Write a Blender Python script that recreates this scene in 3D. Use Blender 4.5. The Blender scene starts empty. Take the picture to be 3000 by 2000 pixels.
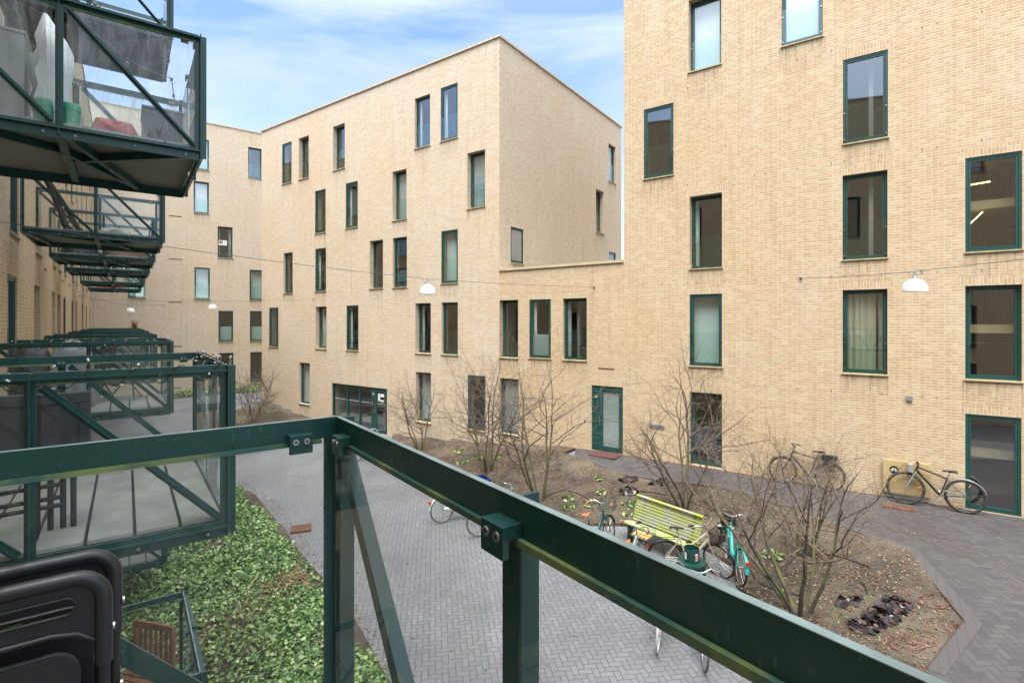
import bpy, bmesh, math, random
import numpy as np
from mathutils import Vector, Matrix, Euler
random.seed(7); RNG = np.random.default_rng(7)
R = math.radians
scene = bpy.context.scene
COL = scene.collection
# ------------------------------------------------------------------ camera, sky, sun, exposure
ZC = 5.15                                   # eye height above the plaza
cam_d = bpy.data.cameras.new("camera"); cam = bpy.data.objects.new("camera", cam_d); COL.objects.link(cam)
cam.location = (0, 0, ZC); cam.rotation_euler = (R(90), 0, 0)
cam_d.sensor_width = 36.0; cam_d.lens = 36.0 * 1522 / 3000; cam_d.shift_y = -56 / 3000
cam_d.clip_start = 0.02; cam_d.clip_end = 600
scene.camera = cam
SUN_EL, SUN_AZ = R(67), R(200)              # azimuth clockwise from +Y
world = bpy.data.worlds.new("World"); scene.world = world; world.use_nodes = True
nt = world.node_tree; N = nt.nodes; L = nt.links
bg = N["Background"]
sky = N.new("ShaderNodeTexSky"); sky.sky_type = 'NISHITA'; sky.sun_disc = False
sky.sun_elevation = SUN_EL; sky.sun_rotation = SUN_AZ; sky.air_density = 1.0; sky.dust_density = 0.4; sky.ozone_density = 2.2
tc = N.new("ShaderNodeTexCoord"); sp = N.new("ShaderNodeSeparateXYZ"); L.new(tc.outputs["Generated"], sp.inputs[0])
def wm(op, a, b=None):
    n = N.new("ShaderNodeMath"); n.operation = op
    for i, x in enumerate((a, b)):
        if x is None: continue
        if isinstance(x, (int, float)): n.inputs[i].default_value = x
        else: L.new(x, n.inputs[i])
    return n.outputs[0]
zz = wm('ADD', wm('MAXIMUM', sp.outputs[2], 0.0), 0.22)
cv = N.new("ShaderNodeCombineXYZ"); L.new(wm('DIVIDE', sp.outputs[0], zz), cv.inputs[0]); L.new(wm('DIVIDE', sp.outputs[1], zz), cv.inputs[1])
mp = N.new("ShaderNodeMapping"); mp.inputs["Rotation"].default_value = (0, 0, R(20)); mp.inputs["Scale"].default_value = (0.55, 1.25, 1)
mp.inputs["Location"].default_value = (0.35, 0.2, 0)
L.new(cv.outputs[0], mp.inputs[0])
n1 = N.new("ShaderNodeTexNoise"); n1.inputs["Scale"].default_value = 1.5; n1.inputs["Detail"].default_value = 9; n1.inputs["Roughness"].default_value = 0.56
n1.inputs["Distortion"].default_value = 0.5
L.new(mp.outputs[0], n1.inputs[0])
cr = N.new("ShaderNodeValToRGB"); cr.color_ramp.elements[0].position = 0.41; cr.color_ramp.elements[1].position = 0.74
L.new(n1.outputs[0], cr.inputs[0])
mixc = N.new("ShaderNodeMixRGB"); glow = wm('ADD', sp.outputs[2], wm('MULTIPLY', wm('MAXIMUM', wm('MULTIPLY', sp.outputs[1], -1.0), 0.0), 0.45));
cov = wm('MAXIMUM', cr.outputs[0], wm('MINIMUM', wm('MULTIPLY', wm('MAXIMUM', wm('SUBTRACT', glow, 0.48), 0.0), 1.9), 1.0)); L.new(cov, mixc.inputs[0]); L.new(sky.outputs[0], mixc.inputs[1])
hi = N.new("ShaderNodeValToRGB"); e_ = hi.color_ramp.elements; e_[0].position = 0.42; e_[1].position = 0.80
e_[0].color = (3.05, 3.3, 3.85, 1); e_[1].color = (10.0, 10.3, 10.8, 1)
L.new(glow, hi.inputs[0]); L.new(hi.outputs[0], mixc.inputs[2])
L.new(mixc.outputs[0], bg.inputs[0]); bg.inputs[1].default_value = 0.11
sun_d = bpy.data.lights.new("sun", 'SUN'); sun_d.energy = 2.5; sun_d.angle = R(40); sun_d.color = (1.0, 0.965, 0.91)
sun = bpy.data.objects.new("sun", sun_d); COL.objects.link(sun)
sun.rotation_euler = (math.pi / 2 - SUN_EL, 0, -SUN_AZ + math.pi)
scene.view_settings.view_transform = 'Standard'; scene.view_settings.look = 'None'
scene.view_settings.gamma = 1.0; scene.view_settings.exposure = 1.55
scene.render.engine = 'CYCLES'
cy = scene.cycles; cy.use_denoising = True; cy.transparent_max_bounces = 40; cy.max_bounces = 8; cy.diffuse_bounces = 4; cy.glossy_bounces = 4
cy.caustics_reflective = False; cy.caustics_refractive = False

# ------------------------------------------------------------------ node helpers and materials
class G:
    def __init__(s, name):
        s.m = bpy.data.materials.new(name); s.m.use_nodes = True
        s.t = s.m.node_tree; s.n = s.t.nodes; s.l = s.t.links; s.b = s.n["Principled BSDF"]; s.out = s.n["Material Output"]
    def set(s, sock, x):
        if x is None: return
        if isinstance(x, (int, float)): sock.default_value = x
        elif isinstance(x, (tuple, list)):
            sock.default_value = tuple(x) + ((1,) if len(x) == 3 and sock.type == 'RGBA' else ())
        else: s.l.new(x, sock)
    def M(s, op, a, b=None, c=None):
        n = s.n.new("ShaderNodeMath"); n.operation = op
        for i, x in enumerate((a, b, c)): s.set(n.inputs[i], x) if x is not None else None
        return n.outputs[0]
    def mix(s, f, a, b, mode='MIX'):
        n = s.n.new("ShaderNodeMixRGB"); n.blend_type = mode
        s.set(n.inputs[0], f); s.set(n.inputs[1], a); s.set(n.inputs[2], b); return n.outputs[0]
    def noise(s, vec, scale, detail=3, rough=0.5, dist=0):
        n = s.n.new("ShaderNodeTexNoise"); n.inputs["Scale"].default_value = scale; n.inputs["Detail"].default_value = detail
        n.inputs["Roughness"].default_value = rough; n.inputs["Distortion"].default_value = dist
        if vec is not None: s.l.new(vec, n.inputs["Vector"])
        return n.outputs[0]
    def ramp(s, f, p0, p1, c0=(0, 0, 0), c1=(1, 1, 1)):
        n = s.n.new("ShaderNodeValToRGB"); e = n.color_ramp.elements
        e[0].position = p0; e[1].position = p1; e[0].color = tuple(c0) + (1,); e[1].color = tuple(c1) + (1,)
        s.l.new(f, n.inputs[0]); return n.outputs[0]
    def obj(s): return s.n.new("ShaderNodeTexCoord").outputs["Object"]
    def pos(s): return s.n.new("ShaderNodeNewGeometry").outputs["Position"]
    def xyz(s, v):
        n = s.n.new("ShaderNodeSeparateXYZ"); s.l.new(v, n.inputs[0]); return n.outputs
    def vec(s, x, y, z=0.0):
        n = s.n.new("ShaderNodeCombineXYZ"); s.set(n.inputs[0], x); s.set(n.inputs[1], y); s.set(n.inputs[2], z); return n.outputs[0]
    def mapv(s, v, sc=(1, 1, 1), rot=(0, 0, 0), loc=(0, 0, 0)):
        n = s.n.new("ShaderNodeMapping"); s.l.new(v, n.inputs[0]); n.inputs["Scale"].default_value = sc
        n.inputs["Rotation"].default_value = rot; n.inputs["Location"].default_value = loc; return n.outputs[0]
    def white(s, v):
        n = s.n.new("ShaderNodeTexWhiteNoise"); s.l.new(v, n.inputs["Vector"]); return n.outputs
    def bump(s, h, strength=0.3, dist=0.01):
        n = s.n.new("ShaderNodeBump"); n.inputs["Strength"].default_value = strength; n.inputs["Distance"].default_value = dist
        s.l.new(h, n.inputs["Height"]); s.l.new(n.outputs[0], s.b.inputs["Normal"])
    def base(s, c=None, rough=None, metal=None, spec=None):
        if c is not None: s.set(s.b.inputs["Base Color"], c)
        if rough is not None: s.set(s.b.inputs["Roughness"], rough)
        if metal is not None: s.set(s.b.inputs["Metallic"], metal)
        if spec is not None: s.set(s.b.inputs["Specular IOR Level"], spec)
        return s.m

def plain(name, c, rough=0.5, metal=0.0, var=0.12, scale=6.0):
    g = G(name); v = g.obj(); f = g.noise(v, scale, 4)
    lo = tuple(x * (1 - var) for x in c); hi = tuple(min(1, x * (1 + var)) for x in c)
    g.base(g.ramp(f, 0.3, 0.7, lo, hi), None, metal)
    f2 = g.noise(v, scale * 3.3, 3); g.set(g.b.inputs["Roughness"], g.M('MULTIPLY_ADD', f2, 0.2, rough - 0.1))
    return g.m

def brick_mat(name, a, b, dark, mortar, soldier=False):
    g = G(name); o = g.xyz(g.obj()); u = g.M('ADD', o[0], o[1]); z = o[2]
    if soldier: u, z = z, u
    W, H = 0.236, 0.0667
    bt = g.n.new("ShaderNodeTexBrick"); g.l.new(g.vec(u, z), bt.inputs["Vector"])
    for k, x in (("Scale", 1.0), ("Brick Width", W), ("Row Height", H), ("Mortar Size", 0.0085), ("Mortar Smooth", 0.25), ("Bias", 0.0)):
        bt.inputs[k].default_value = x
    bt.offset = 0.5; bt.offset_frequency = 2
    bt.inputs["Color1"].default_value = a + (1,); bt.inputs["Color2"].default_value = b + (1,); bt.inputs["Mortar"].default_value = mortar + (1,)
    row = g.M('FLOOR', g.M('DIVIDE', z, H))
    off = g.M('MULTIPLY', g.M('MODULO', g.M('ABSOLUTE', row), 2.0), 0.5)
    col = g.M('FLOOR', g.M('MULTIPLY', g.M('ADD', g.M('DIVIDE', u, W), off), 2.0))
    wn = g.white(g.vec(col, row, 3.0))[0]
    hd = g.M('MULTIPLY', g.M('GREATER_THAN', wn, 0.55), g.M('SUBTRACT', 1.0, bt.outputs["Fac"]))
    c = g.mix(g.M('MULTIPLY', hd, 0.42), bt.outputs["Color"], dark)
    wn2 = g.white(g.vec(g.M('FLOOR', g.M('MULTIPLY', col, 0.5)), row, 9.0))[0]
    pk = g.M('MULTIPLY', g.M('GREATER_THAN', wn2, 0.8), g.M('SUBTRACT', 1.0, bt.outputs["Fac"]))
    c = g.mix(g.M('MULTIPLY', pk, 0.38), c, (0.48, 0.31, 0.18))
    big = g.noise(g.vec(u, z), 0.35, 5, 0.6)
    c = g.mix(g.ramp(big, 0.35, 0.7), c, g.mix(1.0, c, (1.0, 0.94, 0.86), 'MULTIPLY'))
    fine = g.noise(g.vec(u, z), 45, 3)
    c = g.mix(0.35, c, g.mix(1.0, c, g.ramp(fine, 0.2, 0.8, (0.65, 0.65, 0.65), (1.3, 1.3, 1.3)), 'MULTIPLY'))
    st = g.noise(g.mapv(g.vec(u, z), (1.2, 0.25, 1)), 1.2, 4)
    c = g.mix(g.M('MULTIPLY', g.ramp(st, 0.55, 0.8), 0.25), c, (0.62, 0.54, 0.45))
    dr = g.noise(g.mapv(g.vec(u, z), (2.6, 0.12, 1)), 1.6, 6, 0.6)
    c = g.mix(g.M('MULTIPLY', g.ramp(dr, 0.52, 0.76), 0.42), c, g.mix(1.0, c, (0.72, 0.70, 0.66), 'MULTIPLY'))
    g.base(c, 0.9, None, 0.2)
    h = g.M('ADD', g.M('MULTIPLY', bt.outputs["Fac"], -1.0), g.M('MULTIPLY', fine, 0.35))
    g.bump(h, 0.55, 0.008)
    return g.m
YB = dict(a=(0.48, 0.365, 0.218), b=(0.53, 0.425, 0.27), dark=(0.385, 0.265, 0.15), mortar=(0.56, 0.50, 0.42))
M_brick = brick_mat("yellow_brick", **YB)
M_brick_pale = brick_mat("pale_yellow_brick", (0.53, 0.437, 0.318), (0.57, 0.482, 0.362), (0.45, 0.355, 0.25), (0.57, 0.52, 0.46))
M_soldier = brick_mat("soldier_brick", soldier=True, **YB)
M_green = None
def green_paint(name, dirty=0.0):
    g = G(name); v = g.obj(); f = g.noise(v, 5, 5, 0.6)
    c = g.ramp(f, 0.3, 0.72, (0.008, 0.046, 0.040), (0.012, 0.060, 0.052))
    if dirty:
        d = g.noise(g.mapv(g.pos(), (1, 1, 0.35)), 7, 6, 0.65)
        c = g.mix(g.M('MULTIPLY', g.ramp(d, 0.56, 0.75), dirty), c, (0.05, 0.085, 0.035))
        sc = g.noise(g.mapv(v, (1, 1, .25)), 130, 2); c = g.mix(g.M('MULTIPLY', g.ramp(sc, 0.66, 0.74), 0.35), c, (0.16, 0.20, 0.18))
    g.base(c, None, 0.0, 0.45)
    g.set(g.b.inputs["Roughness"], g.M('MULTIPLY_ADD', f, 0.25, 0.16))
    g.bump(g.noise(v, 160, 3), 0.06, 0.001)
    return g.m
M_green = green_paint("dark_green_paint"); M_greend = green_paint("weathered_dark_green_paint", 0.5)
M_frame = plain("dark_green_window_paint", (0.012, 0.062, 0.056), 0.38)
M_sill = plain("mossy_sandstone_sill", (0.42, 0.34, 0.18), 0.6, 0, 0.25, 9)
M_steel = plain("stainless_steel", (0.55, 0.55, 0.54), 0.32, 1.0, 0.1, 20)
M_galv = plain("galvanised_steel", (0.42, 0.43, 0.44), 0.45, 0.8, 0.12, 20)
M_dark = plain("dark_interior", (0.25, 0.24, 0.22), 0.8, 0, 0.2, 1.0)
M_room = plain("interior_paint", (0.34, 0.31, 0.27), 0.8, 0, 0.1, 0.8)
M_white = plain("white_paint", (0.78, 0.78, 0.76), 0.4, 0, 0.04)
M_black = plain("black_plastic", (0.014, 0.014, 0.016), 0.36, 0, 0.2, 14)
M_rubber = plain("black_rubber", (0.018, 0.018, 0.018), 0.7, 0, 0.3, 20)
M_concrete = plain("plinth_concrete", (0.27, 0.255, 0.225), 0.85, 0, 0.28, 5)
M_rust = plain("rusty_iron", (0.13, 0.060, 0.036), 0.8, 0, 0.45, 18)
M_coping = plain("zinc_coping", (0.50, 0.40, 0.26), 0.5, 0, 0.1, 3)
M_blind = None
g = G("venetian_blind"); o = g.xyz(g.obj()); s_ = g.M('FRACT', g.M('MULTIPLY', o[2], 18.0))
M_blind = g.base(g.mix(g.ramp(s_, 0.05, 0.3), (0.26, 0.31, 0.32), (0.60, 0.65, 0.66)), 0.6); g.bump(s_, 0.5, 0.02)
M_curtain = plain("sheer_curtain", (0.62, 0.64, 0.60), 0.9, 0, 0.06, 4)
M_beige = plain("beige_curtain", (0.46, 0.42, 0.31), 0.9, 0, 0.08, 4)
M_teal = plain("frosted_panel", (0.56, 0.68, 0.66), 0.5, 0, 0.05, 2)

def glass_mat(name, ior, tint, dirt=0.0, streak=False):
    g = G(name); g.n.remove(g.b)
    fr = g.n.new("ShaderNodeFresnel"); fr.inputs[0].default_value = ior
    tr = g.n.new("ShaderNodeBsdfTransparent"); tr.inputs[0].default_value = tint + (1,)
    gl = g.n.new("ShaderNodeBsdfGlossy"); gl.inputs["Roughness"].default_value = 0.0; gl.inputs[0].default_value = (0.95, 0.98, 1, 1)
    bf = g.M('SUBTRACT', 1.0, g.n.new("ShaderNodeNewGeometry").outputs["Backfacing"])
    mx = g.n.new("ShaderNodeMixShader"); g.l.new(g.M('MULTIPLY', fr.outputs[0], bf), mx.inputs[0]); g.l.new(tr.outputs[0], mx.inputs[1]); g.l.new(gl.outputs[0], mx.inputs[2])
    last = mx.outputs[0]
    if dirt:
        df = g.n.new("ShaderNodeBsdfTranslucent"); df.inputs[0].default_value = (0.75, 0.80, 0.82, 1)
        d2 = g.n.new("ShaderNodeBsdfDiffuse"); d2.inputs[0].default_value = (0.62, 0.66, 0.66, 1)
        ad = g.n.new("ShaderNodeMixShader"); ad.inputs[0].default_value = 0.5; g.l.new(df.outputs[0], ad.inputs[1]); g.l.new(d2.outputs[0], ad.inputs[2])
        v = g.mapv(g.pos(), (1, 1, 0.22 if streak else 0.8))
        f = g.noise(v, 9 if streak else 4, 7, 0.68, 0.6)
        f2 = g.ramp(f, 0.42, 0.80)
        mm = g.n.new("ShaderNodeMixShader"); g.l.new(g.M('MULTIPLY', g.M('MULTIPLY_ADD', f2, dirt, dirt * 0.15), bf), mm.inputs[0])
        g.l.new(last, mm.inputs[1]); g.l.new(ad.outputs[0], mm.inputs[2]); last = mm.outputs[0]
    g.l.new(last, g.out.inputs[0]); return g.m
M_pane = glass_mat("window_glass", 2.75, (0.93, 0.965, 0.955))
M_guard = glass_mat("guard_glass", 1.9, (0.92, 0.97, 0.96))
M_glass = glass_mat("balcony_glass", 1.45, (0.975, 0.99, 0.985), 0.055)
M_glass_dirty = glass_mat("dirty_balcony_glass", 1.45, (0.93, 0.965, 0.97), 0.52, True)
g = G("rain_stain"); g.n.remove(g.b); gc = g.xyz(g.n.new("ShaderNodeTexCoord").outputs["Generated"]); oc = g.xyz(g.obj())
sn = g.noise(g.vec(g.M('MULTIPLY', g.M('ADD', oc[0], oc[1]), 17.0), g.M('MULTIPLY', oc[2], .9)), 1.0, 4, .6)
al = g.M('MULTIPLY', g.M('MULTIPLY', g.ramp(sn, .46, .72), g.M('POWER', gc[2], 1.6)), .42)
tr = g.n.new("ShaderNodeBsdfTransparent"); di = g.n.new("ShaderNodeBsdfDiffuse"); di.inputs[0].default_value = (.17, .135, .095, 1); mx = g.n.new("ShaderNodeMixShader")
g.l.new(al, mx.inputs[0]); g.l.new(tr.outputs[0], mx.inputs[1]); g.l.new(di.outputs[0], mx.inputs[2]); g.l.new(mx.outputs[0], g.out.inputs[0]); M_stain = g.m
M_edge = plain("glass_edge_seal", (0.09, 0.19, 0.16), 0.4)

# ------------------------------------------------------------------ mesh helpers
class MB:
    def __init__(s): s.v = []; s.f = []; s.m = []
    def add(s, vs, fs, mi=0):
        o = len(s.v); s.v.extend([tuple(p) for p in vs]); s.f.extend([tuple(i + o for i in f) for f in fs]); s.m.extend([mi] * len(fs)); return s
    def box(s, x0, x1, y0, y1, z0, z1, mi=0):
        return s.add([(x0, y0, z0), (x1, y0, z0), (x1, y1, z0), (x0, y1, z0), (x0, y0, z1), (x1, y0, z1), (x1, y1, z1), (x0, y1, z1)],
                     [(0, 3, 2, 1), (4, 5, 6, 7), (0, 1, 5, 4), (1, 2, 6, 5), (2, 3, 7, 6), (3, 0, 4, 7)], mi)
    def bar(s, p, q, w, h, up=(0, 0, 1), mi=0):
        p = Vector(p); q = Vector(q); d = (q - p).normalized(); up = Vector(up); a = d.cross(up)
        if a.length < 1e-4: a = d.cross(Vector((1, 0, 0)))
        a.normalize(); b = a.cross(d).normalized(); a = a * w / 2; b = b * h / 2
        vs = [p - a - b, p + a - b, p + a + b, p - a + b, q - a - b, q + a - b, q + a + b, q - a + b]
        return s.add(vs, [(0, 3, 2, 1)[::-1], (4, 5, 6, 7)[::-1], (0, 1, 5, 4)[::-1], (1, 2, 6, 5)[::-1], (2, 3, 7, 6)[::-1], (3, 0, 4, 7)[::-1]], mi)
    def tube(s, pts, r, n=6, mi=0, closed=False, cap=True):
        pts = [Vector(p) for p in pts]; k = len(pts)
        rs = r if isinstance(r, (list, tuple)) else [r] * k
        vs = []; prev = None
        for i, p in enumerate(pts):
            if closed: d = pts[(i + 1) % k] - pts[i - 1]
            else: d = pts[min(i + 1, k - 1)] - pts[max(i - 1, 0)]
            if d.length < 1e-9: d = Vector((0, 0, 1))
            d.normalize()
            if prev is None:
                a = d.cross(Vector((0, 0, 1)))
                if a.length < 0.05: a = d.cross(Vector((1, 0, 0)))
            else: a = prev - d * prev.dot(d)
            if a.length < 1e-6: a = d.orthogonal()
            a.normalize(); prev = a; b = d.cross(a)
            for j in range(n):
                t = 2 * math.pi * j / n; vs.append(p + (a * math.cos(t) + b * math.sin(t)) * rs[i])
        fs = []
        for i in range(k if closed else k - 1):
            i2 = (i + 1) % k
            for j in range(n):
                j2 = (j + 1) % n; fs.append((i * n + j, i * n + j2, i2 * n + j2, i2 * n + j))
        if cap and not closed:
            fs.append(tuple(range(n))[::-1]); fs.append(tuple((k - 1) * n + j for j in range(n)))
        return s.add(vs, fs, mi)
    def lathe(s, prof, c=(0, 0, 0), n=24, mi=0):
        vs = []; fs = []
        for (r, z) in prof:
            for j in range(n):
                t = 2 * math.pi * j / n; vs.append((c[0] + r * math.cos(t), c[1] + r * math.sin(t), c[2] + z))
        for i in range(len(prof) - 1):
            for j in range(n):
                j2 = (j + 1) % n; fs.append((i * n + j, i * n + j2, (i + 1) * n + j2, (i + 1) * n + j))
        return s.add(vs, fs, mi)
    def ball(s, c, r, n=8, mi=0, sc=(1, 1, 1)):
        vs = [(c[0], c[1], c[2] - r * sc[2])]; fs = []; k = n // 2
        for i in range(1, k):
            a = math.pi * i / k
            for j in range(n):
                t = 2 * math.pi * j / n
                vs.append((c[0] + r * sc[0] * math.sin(a) * math.cos(t), c[1] + r * sc[1] * math.sin(a) * math.sin(t), c[2] - r * sc[2] * math.cos(a)))
        vs.append((c[0], c[1], c[2] + r * sc[2])); top = len(vs) - 1
        for j in range(n):
            fs.append((0, 1 + (j + 1) % n, 1 + j)); fs.append((top, 1 + (k - 2) * n + j, 1 + (k - 2) * n + (j + 1) % n))
        for i in range(k - 2):
            for j in range(n):
                j2 = (j + 1) % n; fs.append((1 + i * n + j, 1 + i * n + j2, 1 + (i + 1) * n + j2, 1 + (i + 1) * n + j))
        return s.add(vs, fs, mi)
    def xf(s, M):
        s.v = [tuple(M @ Vector(p)) for p in s.v]; return s
    def build(s, name, mats, parent=None, smooth=None, bevel=0.0):
        me = bpy.data.meshes.new(name); me.from_pydata(s.v, [], s.f)
        for m in (mats if isinstance(mats, (list, tuple)) else [mats]): me.materials.append(m)
        me.polygons.foreach_set("material_index", s.m)
        if smooth is not None:
            me.polygons.foreach_set("use_smooth", [True] * len(me.polygons)); me.set_sharp_from_angle(angle=R(smooth))
        me.update(); o = bpy.data.objects.new(name, me); COL.objects.link(o)
        if parent is not None: o.parent = parent
        if bevel:
            b = o.modifiers.new("bevel", 'BEVEL'); b.width = bevel; b.segments = 2; b.limit_method = 'ANGLE'; b.harden_normals = False
        return o
def tag(o, label=None, cat=None, group=None, kind=None):
    if label: o["label"] = label
    if cat: o["category"] = cat
    if group: o["group"] = group
    if kind: o["kind"] = kind
    return o
def thing(name, label, cat, loc=(0, 0, 0), rz=0.0, group=None):
    o = bpy.data.objects.new(name, None); COL.objects.link(o); o.empty_display_size = 0.1
    o.location = loc; o.rotation_euler = (0, 0, rz); return tag(o, label, cat, group)
def kids(o): return KIDS.get(o.name, [])
def copy_tree(o, parent=None):
    c = o.copy(); COL.objects.link(c)
    if parent is not None: c.parent = parent
    for ch in list(o.children): copy_tree(ch, c)
    return c

# ------------------------------------------------------------------ frames of the place
ES = Vector((.8138, -.5811, 0)); EI = Vector((.5811, .8138, 0)); FAC0 = EI * 15.88     # facade: along, into; foot point
DL = Vector((-.5962, .8028, 0)); NL = Vector((.8028, .5962, 0))                        # balcony wall: along, outward
A_FAC = math.atan2(ES.y, ES.x); A_LEFT = math.atan2(DL.y, DL.x); A_END = math.atan2(NL.y, NL.x)
def fq(s, q, z=0.0): p = FAC0 + ES * s - EI * q; return Vector((p.x, p.y, z))
def tn(t, n, z=0.0): p = DL * t + NL * n; return Vector((p.x, p.y, z))
CP = [(-8,0,.82),(-8,1.2,.78),(-6,0,.81),(-4,0,.81),(-4,1.5,.78),(0,0,.81),(1.5,0,.81),(5,0,.84),(9,0,.85),(.4,3.5,.75),(2,3,.78),(6,3,.8),(1,6,.5),(3,6,.55),(6,6,.6),(4,9,.35),(8,9,.4),(-2.3,5,.03),(-2.6,4.4,.1),(-4,6.3,0),(-1,7,.1),(0,8.5,.05),(2,9,.2),(-4,3,.45),(-6.5,2.5,.5),(-6.5,5,.08),(-4.05,4.5,.09),(-5.2,4.2,.12),(-18.3,0,.02),(-18,4,0),(-24,0,.15),(-24,4,.05),(-29,0,.4),(-29,5,.15),(-12,0,.45),(-10.5,0,.58),(-12,4,.1),(-9,4.5,.1),(-10,7,0),(-15,8,0),(-8,10,0),(-4,10,0),(-20,10,0),(-30,12,.1),(-40,10,.15),(-2,13,0),(4,13,.1),(-6,18,0),(-20,18,.1),(10,18,.1),(-40,25,.2),(20,5,.8),(20,20,.2),(-45,0,.4)]
CP = [(s, q, z - .05 if (s > -9 and q < 3.6) else z) for s, q, z in CP]      # the path's base lies lower than its pavers
_p = np.array([c[:2] for c in CP], float); _z = np.array([c[2] for c in CP])
_w = np.linalg.solve(np.sqrt(((_p[:, None] - _p[None]) ** 2).sum(-1) + 1.0), _z)
def ground_z(x, y):
    x = np.asarray(x, float); y = np.asarray(y, float)
    s = np.clip(x * ES.x + y * ES.y, -45, 20); q = np.clip(15.88 - (x * EI.x + y * EI.y), 0, 25)
    return np.sqrt((s[..., None] - _p[:, 0]) ** 2 + (q[..., None] - _p[:, 1]) ** 2 + 1.0) @ _w
def gz(p): return float(ground_z(p[0], p[1]))
def on(x, y, dz=0.0): return Vector((x, y, float(ground_z(x, y)) + dz))
# ------------------------------------------------------------------ ground, paving, beds
def herring(name, c0, c1, rot, joint=(0.088, 0.085, 0.085), W=0.1):
    g = G(name); p = g.xyz(g.mapv(g.pos(), (1 / W, 1 / W, 1), (0, 0, rot)))
    i = g.M('FLOOR', p[0]); j = g.M('FLOOR', p[1]); fx = g.M('FRACT', p[0]); fy = g.M('FRACT', p[1])
    m = g.M('FLOORED_MODULO', g.M('SUBTRACT', i, j), 4.0)
    eq = lambda k: g.M('COMPARE', m, float(k), 0.25)
    big = 9.0
    dl = g.M('ADD', fx, g.M('MULTIPLY', eq(1), big)); dr = g.M('ADD', g.M('SUBTRACT', 1.0, fx), g.M('MULTIPLY', eq(0), big))
    db = g.M('ADD', fy, g.M('MULTIPLY', eq(2), big)); dt = g.M('ADD', g.M('SUBTRACT', 1.0, fy), g.M('MULTIPLY', eq(3), big))
    d = g.M('MINIMUM', g.M('MINIMUM', dl, dr), g.M('MINIMUM', db, dt))
    bi = g.M('SUBTRACT', i, eq(1)); bj = g.M('SUBTRACT', j, eq(2))
    wn = g.white(g.vec(bi, bj, 1.0))[0]
    c = g.mix(wn, c0, c1)
    pat = g.noise(g.pos(), 0.5, 5, 0.6)
    c = g.mix(g.ramp(pat, 0.35, 0.7), c, g.mix(1.0, c, (0.74, 0.74, 0.735), 'MULTIPLY'))
    bl = g.noise(g.pos(), 2.3, 6, 0.7); c = g.mix(g.M('MULTIPLY', g.ramp(bl, 0.58, 0.74), 0.35), c, g.mix(1.0, c, (0.66, 0.65, 0.62), 'MULTIPLY'))
    fn = g.noise(g.pos(), 60, 3)
    c = g.mix(0.3, c, g.mix(1.0, c, g.ramp(fn, 0.2, 0.8, (0.7, 0.7, 0.7), (1.3, 1.3, 1.3)), 'MULTIPLY'))
    jm = g.ramp(d, 0.035, 0.085)
    mo = g.noise(g.pos(), 1.1, 5, 0.7)
    c = g.mix(jm, g.mix(g.ramp(mo, 0.55, 0.7), joint, (0.075, 0.085, 0.045)), c)
    g.base(c, g.M('MULTIPLY_ADD', pat, -0.25, 0.72), None, 0.35); g.bump(g.M('ADD', jm, g.M('MULTIPLY', wn, 0.35)), 0.45, 0.01)
    return g.m
M_pave = herring("grey_paver", (0.165, 0.170, 0.185), (0.196, 0.202, 0.218), R(45) + math.atan2(DL.y, DL.x))
M_path = herring("dark_grey_paver", (0.062, 0.058, 0.061), (0.088, 0.082, 0.084), R(9.5), (0.055, 0.05, 0.05), 0.105)
M_border = plain("border_paver", (0.115, 0.108, 0.11), 0.7, 0, 0.3, 9)
def soil_mat():
    g = G("planting_soil"); v = g.pos(); f = g.noise(v, 3, 8, 0.7); f2 = g.noise(v, 0.9, 4)
    c = g.ramp(f, 0.28, 0.72, (0.030, 0.026, 0.0225), (0.114, 0.095, 0.077))
    c = g.mix(g.ramp(f2, 0.45, 0.7), c, (0.14, 0.118, 0.09))
    ms = g.noise(v, 1.7, 6, 0.7); c = g.mix(g.M('MULTIPLY', g.ramp(ms, 0.60, 0.74), 0.6), c, (0.10, 0.125, 0.035))
    vo = g.n.new("ShaderNodeTexVoronoi"); vo.inputs["Scale"].default_value = 26; g.l.new(v, vo.inputs["Vector"])
    chip = g.M('MULTIPLY', g.M('LESS_THAN', vo.outputs["Distance"], 0.17), g.M('GREATER_THAN', g.xyz(vo.outputs["Color"])[0], 0.72))
    c = g.mix(chip, c, (0.42, 0.34, 0.25))
    g.base(c, 0.95, None, 0.1); g.bump(g.noise(v, 22, 6, 0.7), 1.0, 0.03); return g.m
M_soil = soil_mat()
def rough_z(x, y, rough, seed):
    rr = np.random.default_rng(seed); ph = rr.uniform(0, 6.28, (7, 2)); fr = rr.uniform(0.8, 5.5, 7); an = rr.uniform(0, 6.28, 7); Z = 0
    for k in range(7): Z = Z + rough / (1 + 0.35 * fr[k]) * (0.55 + np.sin(fr[k] * (x * math.cos(an[k]) + y * math.sin(an[k])) + ph[k, 0]))
    return Z
def soil_z(x, y): return ground_z(x, y) + 0.04 + rough_z(np.asarray(x, float), np.asarray(y, float), 0.024, 3)
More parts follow.
